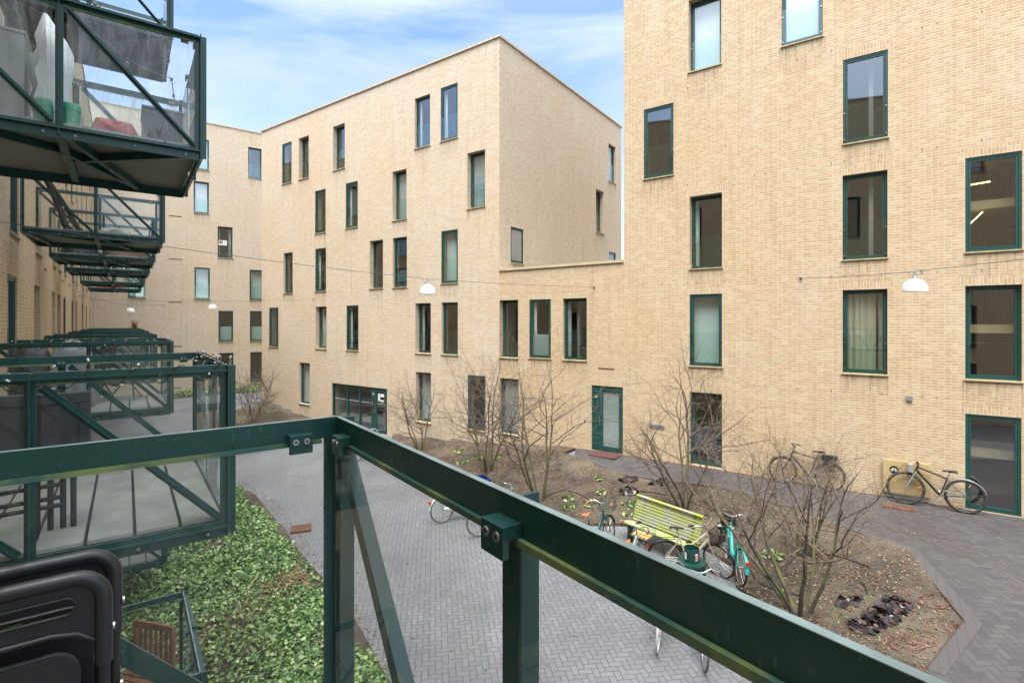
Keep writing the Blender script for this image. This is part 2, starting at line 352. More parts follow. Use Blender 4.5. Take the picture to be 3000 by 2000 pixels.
def sheet(name, poly, mat, off=0.0, step=0.5, rough=0.0, skirt=0.0, kind='structure', seed=0):
    bm = bmesh.new(); vs = [bm.verts.new((p[0], p[1], 0)) for p in poly]
    es = [bm.edges.new((vs[i], vs[(i + 1) % len(vs)])) for i in range(len(vs))]; bmesh.ops.triangle_fill(bm, use_beauty=True, use_dissolve=False, edges=es)
    xs = [p[0] for p in poly]; ys = [p[1] for p in poly]
    for ax, a, b in ((0, min(xs), max(xs)), (1, min(ys), max(ys))):
        k = a + step
        while k < b:
            co = (k, 0, 0) if ax == 0 else (0, k, 0); no = (1, 0, 0) if ax == 0 else (0, 1, 0)
            bmesh.ops.bisect_plane(bm, geom=bm.verts[:] + bm.edges[:] + bm.faces[:], plane_co=co, plane_no=no, dist=1e-5); k += step
    bmesh.ops.triangulate(bm, faces=[f for f in bm.faces if len(f.verts) > 4])
    bm.verts.ensure_lookup_table()
    P = np.array([v.co[:2] for v in bm.verts]); Z = ground_z(P[:, 0], P[:, 1]) + off
    if rough: Z = Z + rough_z(P[:, 0], P[:, 1], rough, seed)
    for v, z in zip(bm.verts, Z): v.co.z = z
    for f in bm.faces:
        if f.normal.z < 0: f.normal_flip()
    if skirt:
        be = [e for e in bm.edges if e.is_boundary]; r = bmesh.ops.extrude_edge_only(bm, edges=be)
        for v in r["geom"]:
            if isinstance(v, bmesh.types.BMVert): v.co.z -= skirt
    me = bpy.data.meshes.new(name); bm.to_mesh(me); bm.free(); me.materials.append(mat)
    me.polygons.foreach_set("use_smooth", [True] * len(me.polygons)); me.set_sharp_from_angle(angle=R(50))
    o = bpy.data.objects.new(name, me); COL.objects.link(o); o["kind"] = kind; return o
M_earth = plain("bare_earth", (0.13, 0.11, 0.085), 0.95, 0, 0.2, 0.4)
sheet("ground", [(-140, -110), (140, -110), (140, 140), (-140, 140)], M_earth, -0.6, 4)
cr_ = [tn(-24, -1.6), tn(-24, 26), fq(14, 0.0), fq(-28.93, 0.0), fq(-28.93, -11.0), tn(41.4, 14.8), tn(41.4, -1.6)]
sheet("paving", [p[:2] for p in cr_], M_pave, 0.0, 0.28)
S = lambda s, q: tuple(fq(s, q)[:2])
PATH = [(2.01,16.81),(2.32,16.44),(3.19,15.26),(4.66,14.18),(5.77,13.52),(6.81,12.25),(7.24,11.02),(7.56,9.96),(6.86,7.87),(5.70,7.13)]
path_poly = [S(-8.6, 0.02)] + PATH + [(5.2, 6.4), (9, 2.2), S(12, 8), S(13.5, 0.02)]
sheet("path", path_poly, M_path, 0.072, 0.28, 0, 0.15)
# soldier course of pavers and the steel edging along the bed
def strip(pts, w, name, mat, off, h=None, parent=None, joints=0.0):
    mb = MB(); pts = [Vector((p[0], p[1], 0)) for p in pts]; dense = []
    for a, b in zip(pts, pts[1:]):
        k = max(1, int((b - a).length / 0.3)); dense += [a.lerp(b, i / k) for i in range(k)]
    dense.append(pts[-1]); L_ = []; Rr = []
    for i, p in enumerate(dense):
        d = (dense[min(i + 1, len(dense) - 1)] - dense[max(i - 1, 0)]).normalized(); n = Vector((-d.y, d.x, 0))
        L_.append(p); Rr.append(p + n * w)
    vs = []; fs = []
    for a, b in zip(L_, Rr):
        z = float(ground_z(a.x, a.y)) + off; z2 = float(ground_z(b.x, b.y)) + off; lo = h if h else 0.1
        vs += [(a.x, a.y, z), (b.x, b.y, z2), (b.x, b.y, z2 - lo), (a.x, a.y, z - lo)]
    for i in range(len(L_) - 1):
        o = i * 4
        for j in range(4): fs.append((o + j, o + (j + 1) % 4, o + 4 + (j + 1) % 4, o + 4 + j))
    fs.append((0, 1, 2, 3)); o = (len(L_) - 1) * 4; fs.append((o + 3, o + 2, o + 1, o))
    mb.add(vs, fs); return mb.build(name, mat, parent)
def border_mat():
    g = G("soldier_paver"); v = g.pos(); d = g.xyz(g.mapv(v, (1, 1, 1), (0, 0, R(35.5))))
    n = g.noise(v, 30, 3); c = g.mix(n, (0.056, 0.052, 0.055), (0.082, 0.076, 0.078)); 
    j = g.M('FRACT', g.M('MULTIPLY', d[0], 8.0)); c = g.mix(g.ramp(j, 0.04, 0.1), (0.045, 0.04, 0.035), c); return g.base(c, 0.7)
o = strip(PATH, 0.20, "path_border", border_mat(), 0.077); o["kind"] = "structure"
o = strip(PATH, -0.012, "bed_edging", plain("brown_edging_steel", (.055, .035, .025), .8, 0, .3, 8), 0.085, 0.22); o["kind"] = "structure"
BED = [S(-17.9, 0.02), S(-16.8, 1.12), (-3.0, 18.7), (-1.03, 15.69), (0.4, 13.75), (1.19, 12.94), (1.73, 12.87), (2.59, 12.75), (3.45, 12.45),
       (4.32, 11.30), (4.55, 10.75), (4.34, 10.05), (4.49, 9.0), (4.9, 7.5), (5.2, 6.4)] + PATH[::-1][:] + [S(-8.62, 0.9), S(-8.62, 0.02)]
sheet("planting_bed", BED, M_soil, 0.04, 0.16, 0.024, 0.12, seed=3)
BEDA = [(-15.39, 27.6), S(-28.9, 0.02), S(-22.7, 0.02), S(-22.7, 1.9), (-12.45, 22.55)]
sheet("planting_bed", BEDA, M_soil, 0.03, 0.25, 0.03, 0.12, seed=4)
BEDC = [tuple(tn(38.8, 1.0)[:2]), tuple(tn(41.45, 1.0)[:2]), tuple(tn(41.45, 12.5)[:2]), tuple(tn(39.2, 12.5)[:2])]
sheet("planting_bed", BEDC, M_soil, 0.01, 0.3, 0.006, 0.05, seed=5)
IVY = [tuple(tn(*p)[:2]) for p in [(-2, -1.6), (-2, 3.05), (5, 3.0), (6.95, 3.0), (8.6, 3.12), (10.4, 3.19), (12.4, 3.1), (13.8, 3.14), (16.2, 3.05), (17.6, 2.9), (18.5, 2.5), (19.0, 1.6), (19.2, -1.6)]]
sheet("ivy_bed", IVY, M_soil, 0.02, 0.25, 0.03, 0.1, seed=6)
# ------------------------------------------------------------------ leaf fields
def leaf_mat(name, c0, c1, c2, rough=0.4, trans=0.0):
    g = G(name); gi = g.n.new("ShaderNodeNewGeometry"); r = gi.outputs["Random Per Island"]
    n = g.n.new("ShaderNodeValToRGB"); e = n.color_ramp.elements; e[0].color = c0 + (1,); e[1].color = c2 + (1,)
    m = e.new(0.55); m.color = c1 + (1,); g.l.new(r, n.inputs[0])
    g.base(n.outputs[0], rough, None, 0.5); return g.m
LEAF = np.array([(0, -.5), (.30, -.42), (.50, -.08), (.27, .02), (.22, .26), (0, .55), (-.22, .26), (-.27, .02), (-.50, -.08), (-.30, -.42)])
OVAL = np.array([(0, -.5), (.22, -.2), (.2, .2), (0, .5), (-.2, .2), (-.22, -.2)])
def leaf_field(name, P, size, mat, shape=LEAF, tilt=0.6, fold=0.18, parent=None, seed=1, up=None):
    r = np.random.default_rng(seed); n = len(P); k = len(shape)
    th = r.uniform(0, 2 * np.pi, n); sz = size * r.uniform(0.6, 1.35, n)
    nx = r.normal(0, tilt, n); ny = r.normal(0, tilt, n); nz = np.ones(n)
    Nn = np.stack([nx, ny, nz], 1)
    if up is not None: Nn += up
    Nn /= np.linalg.norm(Nn, axis=1, keepdims=True)
    a = np.stack([np.cos(th), np.sin(th), np.zeros(n)], 1); a -= Nn * (a * Nn).sum(1, keepdims=True); a /= np.linalg.norm(a, axis=1, keepdims=True)
    b = np.cross(Nn, a)
    V = P[:, None, :] + sz[:, None, None] * (a[:, None] * shape[None, :, 0, None] + b[:, None] * shape[None, :, 1, None] + Nn[:, None] * (np.abs(shape[None, :, 0, None]) * fold - 0.10 * shape[None, :, 1, None] ** 2 * 2))
    me = bpy.data.meshes.new(name); me.vertices.add(n * k); me.vertices.foreach_set("co", V.astype(np.float32).ravel())
    me.loops.add(n * k); me.loops.foreach_set("vertex_index", np.arange(n * k, dtype=np.int32))
    me.polygons.add(n); me.polygons.foreach_set("loop_start", np.arange(0, n * k, k, dtype=np.int32)); me.polygons.foreach_set("loop_total", np.full(n, k, dtype=np.int32))
    me.update(calc_edges=True); me.validate(); me.materials.append(mat)
    o = bpy.data.objects.new(name, me); COL.objects.link(o)
    if parent is not None: o.parent = parent
    return o
def in_poly(P, poly):
    x, y = P[:, 0], P[:, 1]; c = np.zeros(len(P), bool); j = len(poly) - 1
    for i in range(len(poly)):
        xi, yi = poly[i][:2]; xj, yj = poly[j][:2]
        c ^= ((yi > y) != (yj > y)) & (x < (xj - xi) * (y - yi) / (yj - yi + 1e-12) + xi); j = i
    return c
def scatter(poly, n, seed):
    r = np.random.default_rng(seed); q = np.array([p[:2] for p in poly]); lo, hi = q.min(0), q.max(0); out = []
    while sum(len(o) for o in out) < n:
        P = r.uniform(lo, hi, (n * 2, 2)); out.append(P[in_poly(P, poly)])
    return np.concatenate(out)[:n]
M_ivy = leaf_mat("ivy_leaf", (0.020, 0.062, 0.012), (0.105, 0.215, 0.038), (0.32, 0.42, 0.15), 0.32)
P = scatter(IVY, 135000, 11)
tt = P @ np.array([DL.x, DL.y]); nn = P @ np.array([NL.x, NL.y])
def waves(x, y): return 0.5 + 0.25 * np.sin(1.7 * x + 0.6 * y) * np.sin(1.3 * y - 0.5 * x + 1) + 0.25 * np.sin(3.7 * x - 2.1 * y + 2) * np.cos(2.9 * y + 1.1 * x)
bare = np.exp(-((tt - (9.6 + 0.55 * (nn - 1))) / 0.42) ** 2) * (0.75 + 0.25 * np.sin(9 * nn)) + 0.8 * np.exp(-(((tt - 8.3) / 0.8) ** 2 + ((nn - 0.9) / 0.55) ** 2))
keep = RNG.random(len(P)) > np.clip(bare, 0, 0.62)
edge = np.clip((3.12 - nn) / 0.3, 0, 1); keep &= RNG.random(len(P)) < 0.25 + 0.75 * edge
near = np.clip(1.15 - (tt - 4) / 30, 0.55, 1); keep &= RNG.random(len(P)) < near
P = P[keep]; hgt = (0.07 + 0.20 * waves(tt[keep], nn[keep])) * np.clip((3.2 - nn[keep]) / 0.6, 0.25, 1)
Z = ground_z(P[:, 0], P[:, 1]) + 0.03 + hgt * RNG.uniform(0.25, 1.0, len(P))
tag(leaf_field("ivy", np.column_stack([P, Z]), 0.057, M_ivy, LEAF, 0.50, 0.2, seed=2), "dense green ivy ground cover below the balconies", "ivy", kind="stuff")
M_litter = leaf_mat("dry_leaf", (0.13, 0.06, 0.03), (0.20, 0.115, 0.062), (0.31, 0.22, 0.14), 0.85)
def litter(poly, n, size, seed, label, lim=None, dz=0.075, zf=None):
    P = scatter(poly, n, seed)
    if lim is not None: P = P[lim(P)]
    Z = ground_z(P[:, 0], P[:, 1]) + dz if zf is None else zf(P[:, 0], P[:, 1]) + .012
    tag(leaf_field("leaf_litter", np.column_stack([P, Z]), size, M_litter, OVAL, 0.35, 0.2, seed=seed), label, "leaf litter", kind="stuff")
w2 = lambda P: np.random.default_rng(5).random(len(P)) < np.clip(waves(P[:, 0] * 1.3, P[:, 1] * 1.3), 0.1, 1)
litter(BED, 21000, 0.046, 21, "dry brown leaves and wood chips strewn over the soil bed", w2, zf=soil_z)
litter(BEDA, 1200, 0.07, 22, "dry leaves on the far soil bed by the entrance block")
EDGE = [tuple(tn(*p)[:2]) for p in [(4, 2.75), (19, 2.6), (18.9, 3.0), (16.2, 3.5), (13.8, 3.45), (10.4, 3.42), (4, 3.3)]]
litter(EDGE, 1500, 0.05, 23, "brown leaves gathered along the ivy edge on the paving", None, 0.012)
BARE = [tuple(tn(*p)[:2]) for p in [(8.6, -0.6), (9.3, -0.6), (11.4, 2.9), (10.2, 2.9)]]
litter(BARE, 1500, 0.07, 24, "brown leaves showing in the bare band through the ivy", None, 0.13)
PV = [tuple(p[:2]) for p in (tn(3, 3.2), tn(20, 3.3), tn(20, 8.3), tn(7, 7.4), tn(3, 7.5))]
litter(PV, 70, 0.05, 25, "scattered dry leaves lying on the grey paving", None, 0.012)
PV2 = [(4.9, 14.4), (7.4, 12.4), (8.2, 10.2), (8.4, 8.0), (10.5, 8), (12, 11.2), (5.0, 15.6)]
litter(PV2, 260, 0.03, 26, "tiny pale leaf scraps lying on the dark path", None, 0.082)
# ------------------------------------------------------------------ buildings (local x along the wall, y into the building)
def wall_mesh(mb, x0, x1, z0, z1, ops, lintels=(), th=0.40):
    xs = {x0, x1}; zs = {z0, z1}
    for (a, b, c, d) in list(ops) + list(lintels):
        xs |= {max(x0, a), min(x1, b)}; zs |= {max(z0, c), min(z1, d)}
    xs = sorted(xs); zs = sorted(zs); idx = {}; vs = []; fs = []; ms = []
    def vid(i, j):
        if (i, j) not in idx: idx[(i, j)] = len(vs); vs.append((xs[i], 0, zs[j]))
        return idx[(i, j)]
    for i in range(len(xs) - 1):
        cx = (xs[i] + xs[i + 1]) / 2
        for j in range(len(zs) - 1):
            cz = (zs[j] + zs[j + 1]) / 2
            if any(a < cx < b and c < cz < d for a, b, c, d in ops): continue
            fs.append((vid(i, j), vid(i + 1, j), vid(i + 1, j + 1), vid(i, j + 1)))
            ms.append(1 if any(a < cx < b and c < cz < d for a, b, c, d in lintels) else 0)
    o = len(mb.v); mb.v += vs; mb.f += [tuple(k + o for k in f) for f in fs]; mb.m += ms
    for a, b, c, d in ops:
        mb.add([(a, 0, c), (b, 0, c), (b, 0, d), (a, 0, d), (a, th, c), (b, th, c), (b, th, d), (a, th, d)],
               [(0, 4, 5, 1), (1, 5, 6, 2), (2, 6, 7, 3), (3, 7, 4, 0)])
DEPTH = {'f': 0.022, 'h': 0.11, 'r': 0.225}
def window(root, x0, x1, z0, z1, k='f', fill='', guard=False, sill=True, xf=None, leaf=0.0):
    """frame mesh named window; pane, sill, guard_glass, blind / curtain are its children"""
    d = DEPTH[k]; mb = MB(); e = 0.004
    a, b, c, t = x0 + e, x1 - e, z0 + e, z1 - e; w = 0.048
    mb.box(a, b, d, d + .09, c, c + w); mb.box(a, b, d, d + .09, t - w, t)
    mb.box(a, a + w, d, d + .09, c + w, t - w); mb.box(b - w, b, d, d + .09, c + w, t - w)
    a2, b2, c2, t2 = a + w + .006, b - w - .006, c + w + .006, t - w - .006; v = 0.042; y = d + .012
    sash = MB()
    sash.box(a2, b2, y, y + .07, c2, c2 + v); sash.box(a2, b2, y, y + .07, t2 - v, t2)
    sash.box(a2, a2 + v, y, y + .07, c2 + v, t2 - v); sash.box(b2 - v, b2, y, y + .07, c2 + v, t2 - v)
    pane = MB().box(a2 + v - .004, b2 - v + .004, y + .028, y + .040, c2 + v - .004, t2 - v + .004)
    if leaf:
        Mx = Matrix.Translation((a2, y, 0)) @ Matrix.Rotation(leaf, 4, 'Z') @ Matrix.Translation((-a2, -y, 0)); sash.xf(Mx); pane.xf(Mx)
    mb.add(sash.v, sash.f)
    X = (lambda m: m.xf(xf)) if xf is not None else (lambda m: m)
    wo = X(mb).build("window", M_frame, root); X(pane).build("pane", M_pane, wo)
    if sill: X(MB().box(x0 - .025, x1 + .025, -.045, d + .02, z0 - .032, z0 - .002)).build("sill", M_sill, wo)
    if sill: X(MB().add([(x0 - .06, -.0025, z0 - .034 - 1.15), (x1 + .06, -.0025, z0 - .034 - 1.15), (x1 + .06, -.0025, z0 - .034), (x0 - .06, -.0025, z0 - .034)], [(0, 1, 2, 3)])).build("rain_stain", M_stain, wo)
    if guard:
        gm = MB().box(a + .004, b - .004, d - .020, d - .010, c + .03, c + 0.98)
        for px in (a + .03, b - .03):
            for pz in (c + .10, c + .78): gm.bar((px, d - .034, pz), (px, d, pz), .028, .028, mi=1)
        X(gm).build("guard_glass", [M_guard, M_steel], wo)
    ins = d + .13; zi0, zi1, xi0, xi1 = c + w, t - w, a + w, b - w
    def cloth(u0, u1, za, zb, mat, name="curtain", amp=.025, n=0):
        n = n or max(4, int((u1 - u0) / .03)); m = MB(); vs = []
        for i in range(n + 1):
            x = u0 + (u1 - u0) * i / n; yy = ins + .05 + amp * math.sin(i * 1.25 + x * 7) + amp * .5 * math.sin(i * .6)
            vs += [(x, yy, za), (x, yy, zb)]
        m.add(vs, [(2 * i, 2 * i + 2, 2 * i + 3, 2 * i + 1) for i in range(n)]); X(m).build(name, mat, wo, smooth=60)
    W = xi1 - xi0
    for code in fill.split():
        if code == 'blind': X(MB().box(xi0, xi1, ins, ins + .02, zi0, zi1)).build("blind", M_blind, wo)
        elif code == 'half': X(MB().box(xi0, xi1, ins, ins + .02, zi0, zi0 + .8)).build("blind", M_blind, wo)
        elif code == 'white': X(MB().box(xi0, xi1, ins, ins + .012, zi0, zi1)).build("roller_blind", M_white, wo)
        elif code == 'teal': X(MB().box(xi0, xi1, ins + .15, ins + .17, zi0, zi1)).build("screen", M_teal, wo)
        elif code == 'teall': X(MB().box(xi0, xi1, ins + .15, ins + .17, zi0, zi0 + 1.0)).build("screen", M_teal, wo)
        elif code == 'cl': cloth(xi0, xi0 + .16 * W, zi0, zi1, M_curtain)
        elif code == 'cr': cloth(xi1 - .2 * W, xi1, zi0, zi1, M_curtain)
        elif code == 'drape': cloth(xi0, xi0 + .78 * W, zi0, zi1, M_beige); cloth(xi0 + .84 * W, xi1, zi0, zi1, M_beige)
        elif code == 'sheer': cloth(xi0, xi1, zi0, zi1, M_curtain)
    return wo
def interior(root, x0, x1, z0, z1, deep, mat=M_dark, floors=(0.55, 3.5, 6.42, 9.38, 12.32, 15.3)):
    mb = MB(); y0, y1 = .41, deep
    mb.add([(x0, y1, z0), (x1, y1, z0), (x1, y1, z1), (x0, y1, z1)], [(0, 1, 2, 3)])
    mb.add([(x0, y0, z0), (x0, y1, z0), (x0, y1, z1), (x0, y0, z1)], [(0, 1, 2, 3)])
    mb.add([(x1, y0, z0), (x1, y1, z0), (x1, y1, z1), (x1, y0, z1)], [(3, 2, 1, 0)])
    for f in floors:
        if z0 < f < z1: mb.box(x0 + .01, x1 - .01, y0, y1 - .01, f - .2, f)
    x = x0 + 3.1
    while x < x1 - 1: mb.box(x, x + .1, y0, y1 - .02, z0 + .05, z1 - .05); x += 3.4
    return mb.build("interior", mat, root)
def lint(w): return (w[0] - .10, w[1] + .10, w[3], w[3] + .225)
# ---- the five-storey block in the middle
MID = thing("apartment_block", "pale yellow brick block in the middle with a sharp corner against the sky", "apartment block", FAC0, A_FAC)
mw = [(-26.86,-25.93,12.71,14.9,'f',''),(-25.26,-24.35,12.70,14.89,'r','cr'),(-22.30,-21.36,12.68,14.87,'r',''),(-16.52,-15.60,12.65,14.82,'h','cl'),(-14.99,-14.05,12.66,14.88,'f','cl'),
 (-23.81,-22.90,9.71,11.89,'f',''),(-21.29,-20.37,9.71,11.89,'f','cl'),(-17.94,-17.03,9.70,11.90,'r','blind'),(-13.54,-12.63,9.68,11.90,'r','blind'),
 (-26.71,-25.83,6.73,8.92,'h',''),(-23.79,-22.87,6.74,8.92,'f','cl'),(-19.50,-18.58,6.72,8.93,'r',''),(-17.93,-17.01,6.71,8.92,'h',''),(-14.96,-14.04,6.76,8.93,'f','teal'),
 (-28.18,-27.22,3.80,5.97,'f','cr'),(-23.76,-22.83,3.82,5.95,'r','sheer'),(-21.23,-20.32,3.81,5.96,'f','cl'),(-16.48,-15.56,3.83,5.97,'r','cl'),(-14.94,-14.04,3.83,5.97,'h',''),
 (-25.20,-24.27,0.87,3.02,'h','sheer'),(-16.46,-15.55,0.88,3.01,'r','blind'),(-13.52,-12.61,0.90,3.05,'f','cr')]
ENT = (-22.40, -18.30, 0.03, 2.13)
mb = MB(); ops = [w[:4] for w in mw] + [ENT]
wall_mesh(mb, -28.94, -11.93, -.6, 16.03, ops, [lint(w) for w in mw])
pw = [(0.74, 1.64, 7.52, 8.93, 'f', 'cl'), (8.21, 9.13, 9.78, 11.98, 'r', ''), (9.71, 10.61, 12.72, 14.72, 'h', 'white'), (9.76, 10.64, 7.0, 8.94, 'f', '')]
pm = MB(); wall_mesh(pm, 0.0, 11.36, 6.4, 16.03, [w[:4] for w in pw], [lint(w) for w in pw])
TURN = Matrix.Translation((-11.93, 0, 0)) @ Matrix.Rotation(R(90), 4, 'Z'); pm.xf(TURN)
o = len(mb.v); mb.v += pm.v; mb.f += [tuple(i + o for i in f) for f in pm.f]; mb.m += pm.m
mb.add([(-28.94, 0, -.6), (-28.94, 11.36, -.6), (-28.94, 11.36, 16.03), (-28.94, 0, 16.03)], [(0, 3, 2, 1)])
mb.add([(-28.94, 11.36, -.6), (-11.93, 11.36, -.6), (-11.93, 11.36, 16.03), (-28.94, 11.36, 16.03)], [(0, 3, 2, 1)])
mb.build("wall", [M_brick_pale, M_brick_pale], MID)
for w in mw: window(MID, *w, guard=(w[2] > 3), leaf=(R(-6) if w[0] == -28.18 else 0.0))
for w in pw: window(MID, *w, xf=TURN, guard=w[2] > 9)
interior(MID, -28.9, -11.97, -.5, 15.9, 4.2)
MB().box(-28.9, -11.97, .01, 11.3, 15.9, 15.98).build("roof", M_dark, MID)
cp_ = MB(); cp_.box(-29.0, -11.87, -.06, .30, 16.035, 16.11); cp_.box(-12.2, -11.87, .302, 11.4, 16.035, 16.11); cp_.build("roof_coping", M_coping, MID)
pl = MB()
for a, b, h in [(-28.95, -27.9, .74), (-27.9, -26.9, .60), (-26.9, -25.9, .45), (-25.9, -24.9, .30), (-24.9, -23.6, .18)]:
    pl.box(a, b - .001, -.012, .2, -.5, h)
pl.build("plinth", M_concrete, MID); pl = MB()
for a, b, h in [(-15.9, -14.4, .30), (-14.4, -12.9, .42), (-12.9, -12.0, .54)]: pl.box(a, b - .001, -.012, .2, -.5, h)
pl.build("plinth", M_concrete, MID)
# entrance: framed glazing with a door leaf
ex0, ex1, ez0, ez1 = ENT; D0 = .05
ent = MB()
ent.box(ex0 + .004, ex1 - .004, D0, D0 + .1, ez1 - .075, ez1 - .004); ent.box(ex0 + .004, ex1 - .004, D0, D0 + .1, ez0 + .004, ez0 + .07)
posts = [ex0 + .004, -21.26, -20.33, ex1 - .08]
for p_ in posts: ent.box(p_, p_ + .075, D0 + .001, D0 + .101, ez0 + .07, ez1 - .075)
ent.box(-19.46, -19.18, D0 + .001, D0 + .101, ez0 + .07, ez1 - .075)
ENTO = ent.build("entrance_front", M_frame, MID)
gl = MB(); gl.box(ex0 + .08, -19.46, D0 + .05, D0 + .06, ez0 + .07, ez1 - .075); gl.build("pane", M_pane, ENTO)
dr = MB(); a, b = -19.175, ex1 - .084
dr.box(a, a + .11, D0 - .01, D0 + .06, ez0 + .075, ez1 - .08); dr.box(b - .09, b, D0 - .01, D0 + .06, ez0 + .075, ez1 - .08)
dr.box(a + .11, b - .09, D0 - .01, D0 + .06, ez1 - .17, ez1 - .08); dr.box(a + .11, b - .09, D0 - .01, D0 + .06, ez0 + .075, ez0 + .19)
DOOR = dr.build("door", M_frame, MID)
MB().box(a + .1, b - .08, D0 + .02, D0 + .03, ez0 + .18, ez1 - .16).build("pane", M_pane, DOOR)
h_ = MB(); h_.tube([(a + .05, D0 - .01, 1.0), (a + .05, D0 - .07, 1.0), (a + .05, D0 - .07, 1.35), (a + .05, D0 - .01, 1.35)], .013, 8); h_.build("handle", M_steel, DOOR)
st = MB(); yb = D0 + .012
st.box(a + .18, a + .33, yb, yb + .004, 1.52, 1.86); st.box(a + .36, a + .60, yb, yb + .004, 1.72, 1.86); st.box(a + .36, a + .58, yb, yb + .004, 1.50, 1.58)
st.box(a + .21, a + .30, yb - .003, yb, 1.60, 1.81, 1); st.box(a + .39, a + .56, yb - .003, yb, 1.52, 1.56, 1); st.box(a + .21, a + .30, yb - .003, yb, 1.54, 1.575, 1)
st.build("door_sticker", [M_white, M_teal], DOOR)
ph = MB(); ph.box(-19.40, -19.25, D0 - .03, D0, 1.22, 1.58); ph.box(-19.36, -19.29, D0 - .036, D0 - .03, 1.27, 1.47, 1); ph.build("door_phone", [M_black, M_galv], ENTO)
dots = MB()
for i in range(70):
    x = ex0 + .14 + i * .052
    if x < -19.5 and not any(p_ - .02 < x < p_ + .09 for p_ in posts):
        dots.box(x, x + .024, D0 + .044, D0 + .049, 1.37, 1.395)
for i in range(12): dots.box(a + .16 + i * .05, a + .184 + i * .05, yb, yb + .005, 1.40, 1.425)
dots.build("glass_marking", M_white, ENTO)
def text(name, body, size, mat, parent, loc, rot=(R(90), 0, 0), align='CENTER', ext=.002):
    cu = bpy.data.curves.new(name, 'FONT'); cu.body = body; cu.size = size; cu.align_x = align; cu.extrude = ext; cu.materials.append(mat)
    t = bpy.data.objects.new(name + "_curve", cu); COL.objects.link(t); bpy.context.view_layer.update()
    me = bpy.data.meshes.new_from_object(t.evaluated_get(bpy.context.evaluated_depsgraph_get())); bpy.data.objects.remove(t)
    me.name = name; t = bpy.data.objects.new(name, me); COL.objects.link(t); t.location = loc; t.rotation_euler = rot
    if parent is not None: t.parent = parent
    return t
text("house_number", "35", .13, M_white, ENTO, (-19.30, D0 - .004, 1.78))
# ---- the low link with the green door
LINK = thing("link_building", "low brick link building with three upper windows between the two tall blocks", "building", FAC0, A_FAC)
lw = [(-11.92,-11.04,0.94,3.03,'h','blind'),(-11.99+.06,-11.06,3.82,5.99,'r',''),(-10.56,-9.64,3.86,5.98,'f','half cl'),(-9.14,-8.21,3.85,5.98,'h','cl')]
DR = (-8.03, -6.90, .84, 3.03)
mb = MB(); wall_mesh(mb, -11.928, -6.87, -.6, 7.10, [w[:4] for w in lw[1:]] + [lw[0][:4], DR], [lint(w) for w in lw[1:]] )
mb.build("wall", [M_brick, M_soldier], LINK)
for i, w in enumerate(lw): window(LINK, *w, guard=i > 0, sill=True)
interior(LINK, -11.9, -6.9, -.5, 7.0, 4.2, floors=(.7, 3.5))
MB().box(-11.9, -6.9, .02, 11.0, 6.98, 7.06).build("roof", M_dark, LINK)
MB().box(-11.925, -6.87, -.05, .32, 7.104, 7.19).build("roof_coping", M_coping, LINK)
pl = MB()
for a_, b_, h in [(-11.92, -11.3, .58), (-11.3, -9.8, .66), (-9.8, -8.7, .72)]: pl.box(a_, b_ - .001, -.012, .2, -.5, h)
pl.build("plinth", M_concrete, LINK)
fr = MB(); x0, x1, z0, z1 = DR; e = .004; D0 = .03
fr.box(x0 + e, x1 - e, D0, D0 + .1, z1 - .06, z1 - e); fr.box(x0 + e, x0 + .06, D0, D0 + .1, z0 + e, z1 - .06); fr.box(x1 - .06, x1 - e, D0, D0 + .1, z0 + e, z1 - .06)
fr.box(x0 + .06, x0 + .245, D0 + .012, D0 + .08, z0 + .05, z1 - .06)
FR = fr.build("door_frame", M_frame, LINK, bevel=.004)
MB().box(x0 + .05, x1 - .05, D0 - .02, D0 + .12, z0 - .01, z0 + .035).build("threshold", M_steel, FR)
dm = MB(); a, b = x0 + .255, x1 - .066; zz0, zz1 = z0 + .045, z1 - .066
dm.box(a, a + .13, D0 + .005, D0 + .07, zz0, zz1); dm.box(b - .085, b, D0 + .005, D0 + .07, zz0, zz1)
dm.box(a + .13, b - .085, D0 + .005, D0 + .07, zz1 - .10, zz1); dm.box(a + .13, b - .085, D0 + .005, D0 + .07, zz0, zz0 + .13)
D33 = dm.build("door", M_frame, LINK, bevel=.004)
MB().box(a + .12, b - .075, D0 + .03, D0 + .04, zz0 + .12, zz1 - .09).build("pane", M_pane, D33)
MB().box(a + .135, b - .09, D0 + .065, D0 + .08, zz0 + .13, zz1 - .1).build("blind", M_blind, D33)
h_ = MB(); h_.tube([(a + .06, D0, 1.72), (a + .06, D0 - .06, 1.72), (a + .06, D0 - .06, 2.02), (a + .06, D0, 2.02)], .012, 8); h_.ball((a + .035, D0, 1.95), .018); h_.build("handle", M_steel, D33)
text("house_number", "33", .105, M_white, FR, (x0 + .155, D0 + .008, 2.62))
MB().ball((x0 + .16, D0 - .0, 2.82), .05, 12, sc=(1, .8, 1)).build("door_lamp", M_frame, FR, smooth=50)
# ---- right block
RB = thing("apartment_block", "tall yellow brick block on the right with a stairwell of wide windows", "apartment block", FAC0, A_FAC)
rw = [(-4.78,-3.84,12.69,14.86,'r','white'),(-2.26,-1.29,12.69,14.86,'f','white'),(-0.84,.10,9.74,11.91,'f',''),(-6.19,-5.24,9.69,11.90,'f',''),
 (-4.75,-3.82,6.76,8.94,'r','cl'),(-0.85,.09,6.76,8.93,'h',''),(1.55,2.50,6.77,8.94,'f','stair'),(-4.75,-3.82,3.85,5.99,'f','teal'),
 (-0.85,.09,3.85,5.98,'h','drape'),(1.55,2.50,3.84,5.99,'h','stair'),(-4.75,-3.82,.88,3.06,'h',''),(1.55,2.49,.85,3.04,'f',''),
 (4.6,5.55,3.85,5.98,'f',''),(4.6,5.55,6.77,8.94,'h',''),(7.0,7.9,3.85,5.98,'f',''),(7.0,7.9,6.77,8.94,'f','cl')]
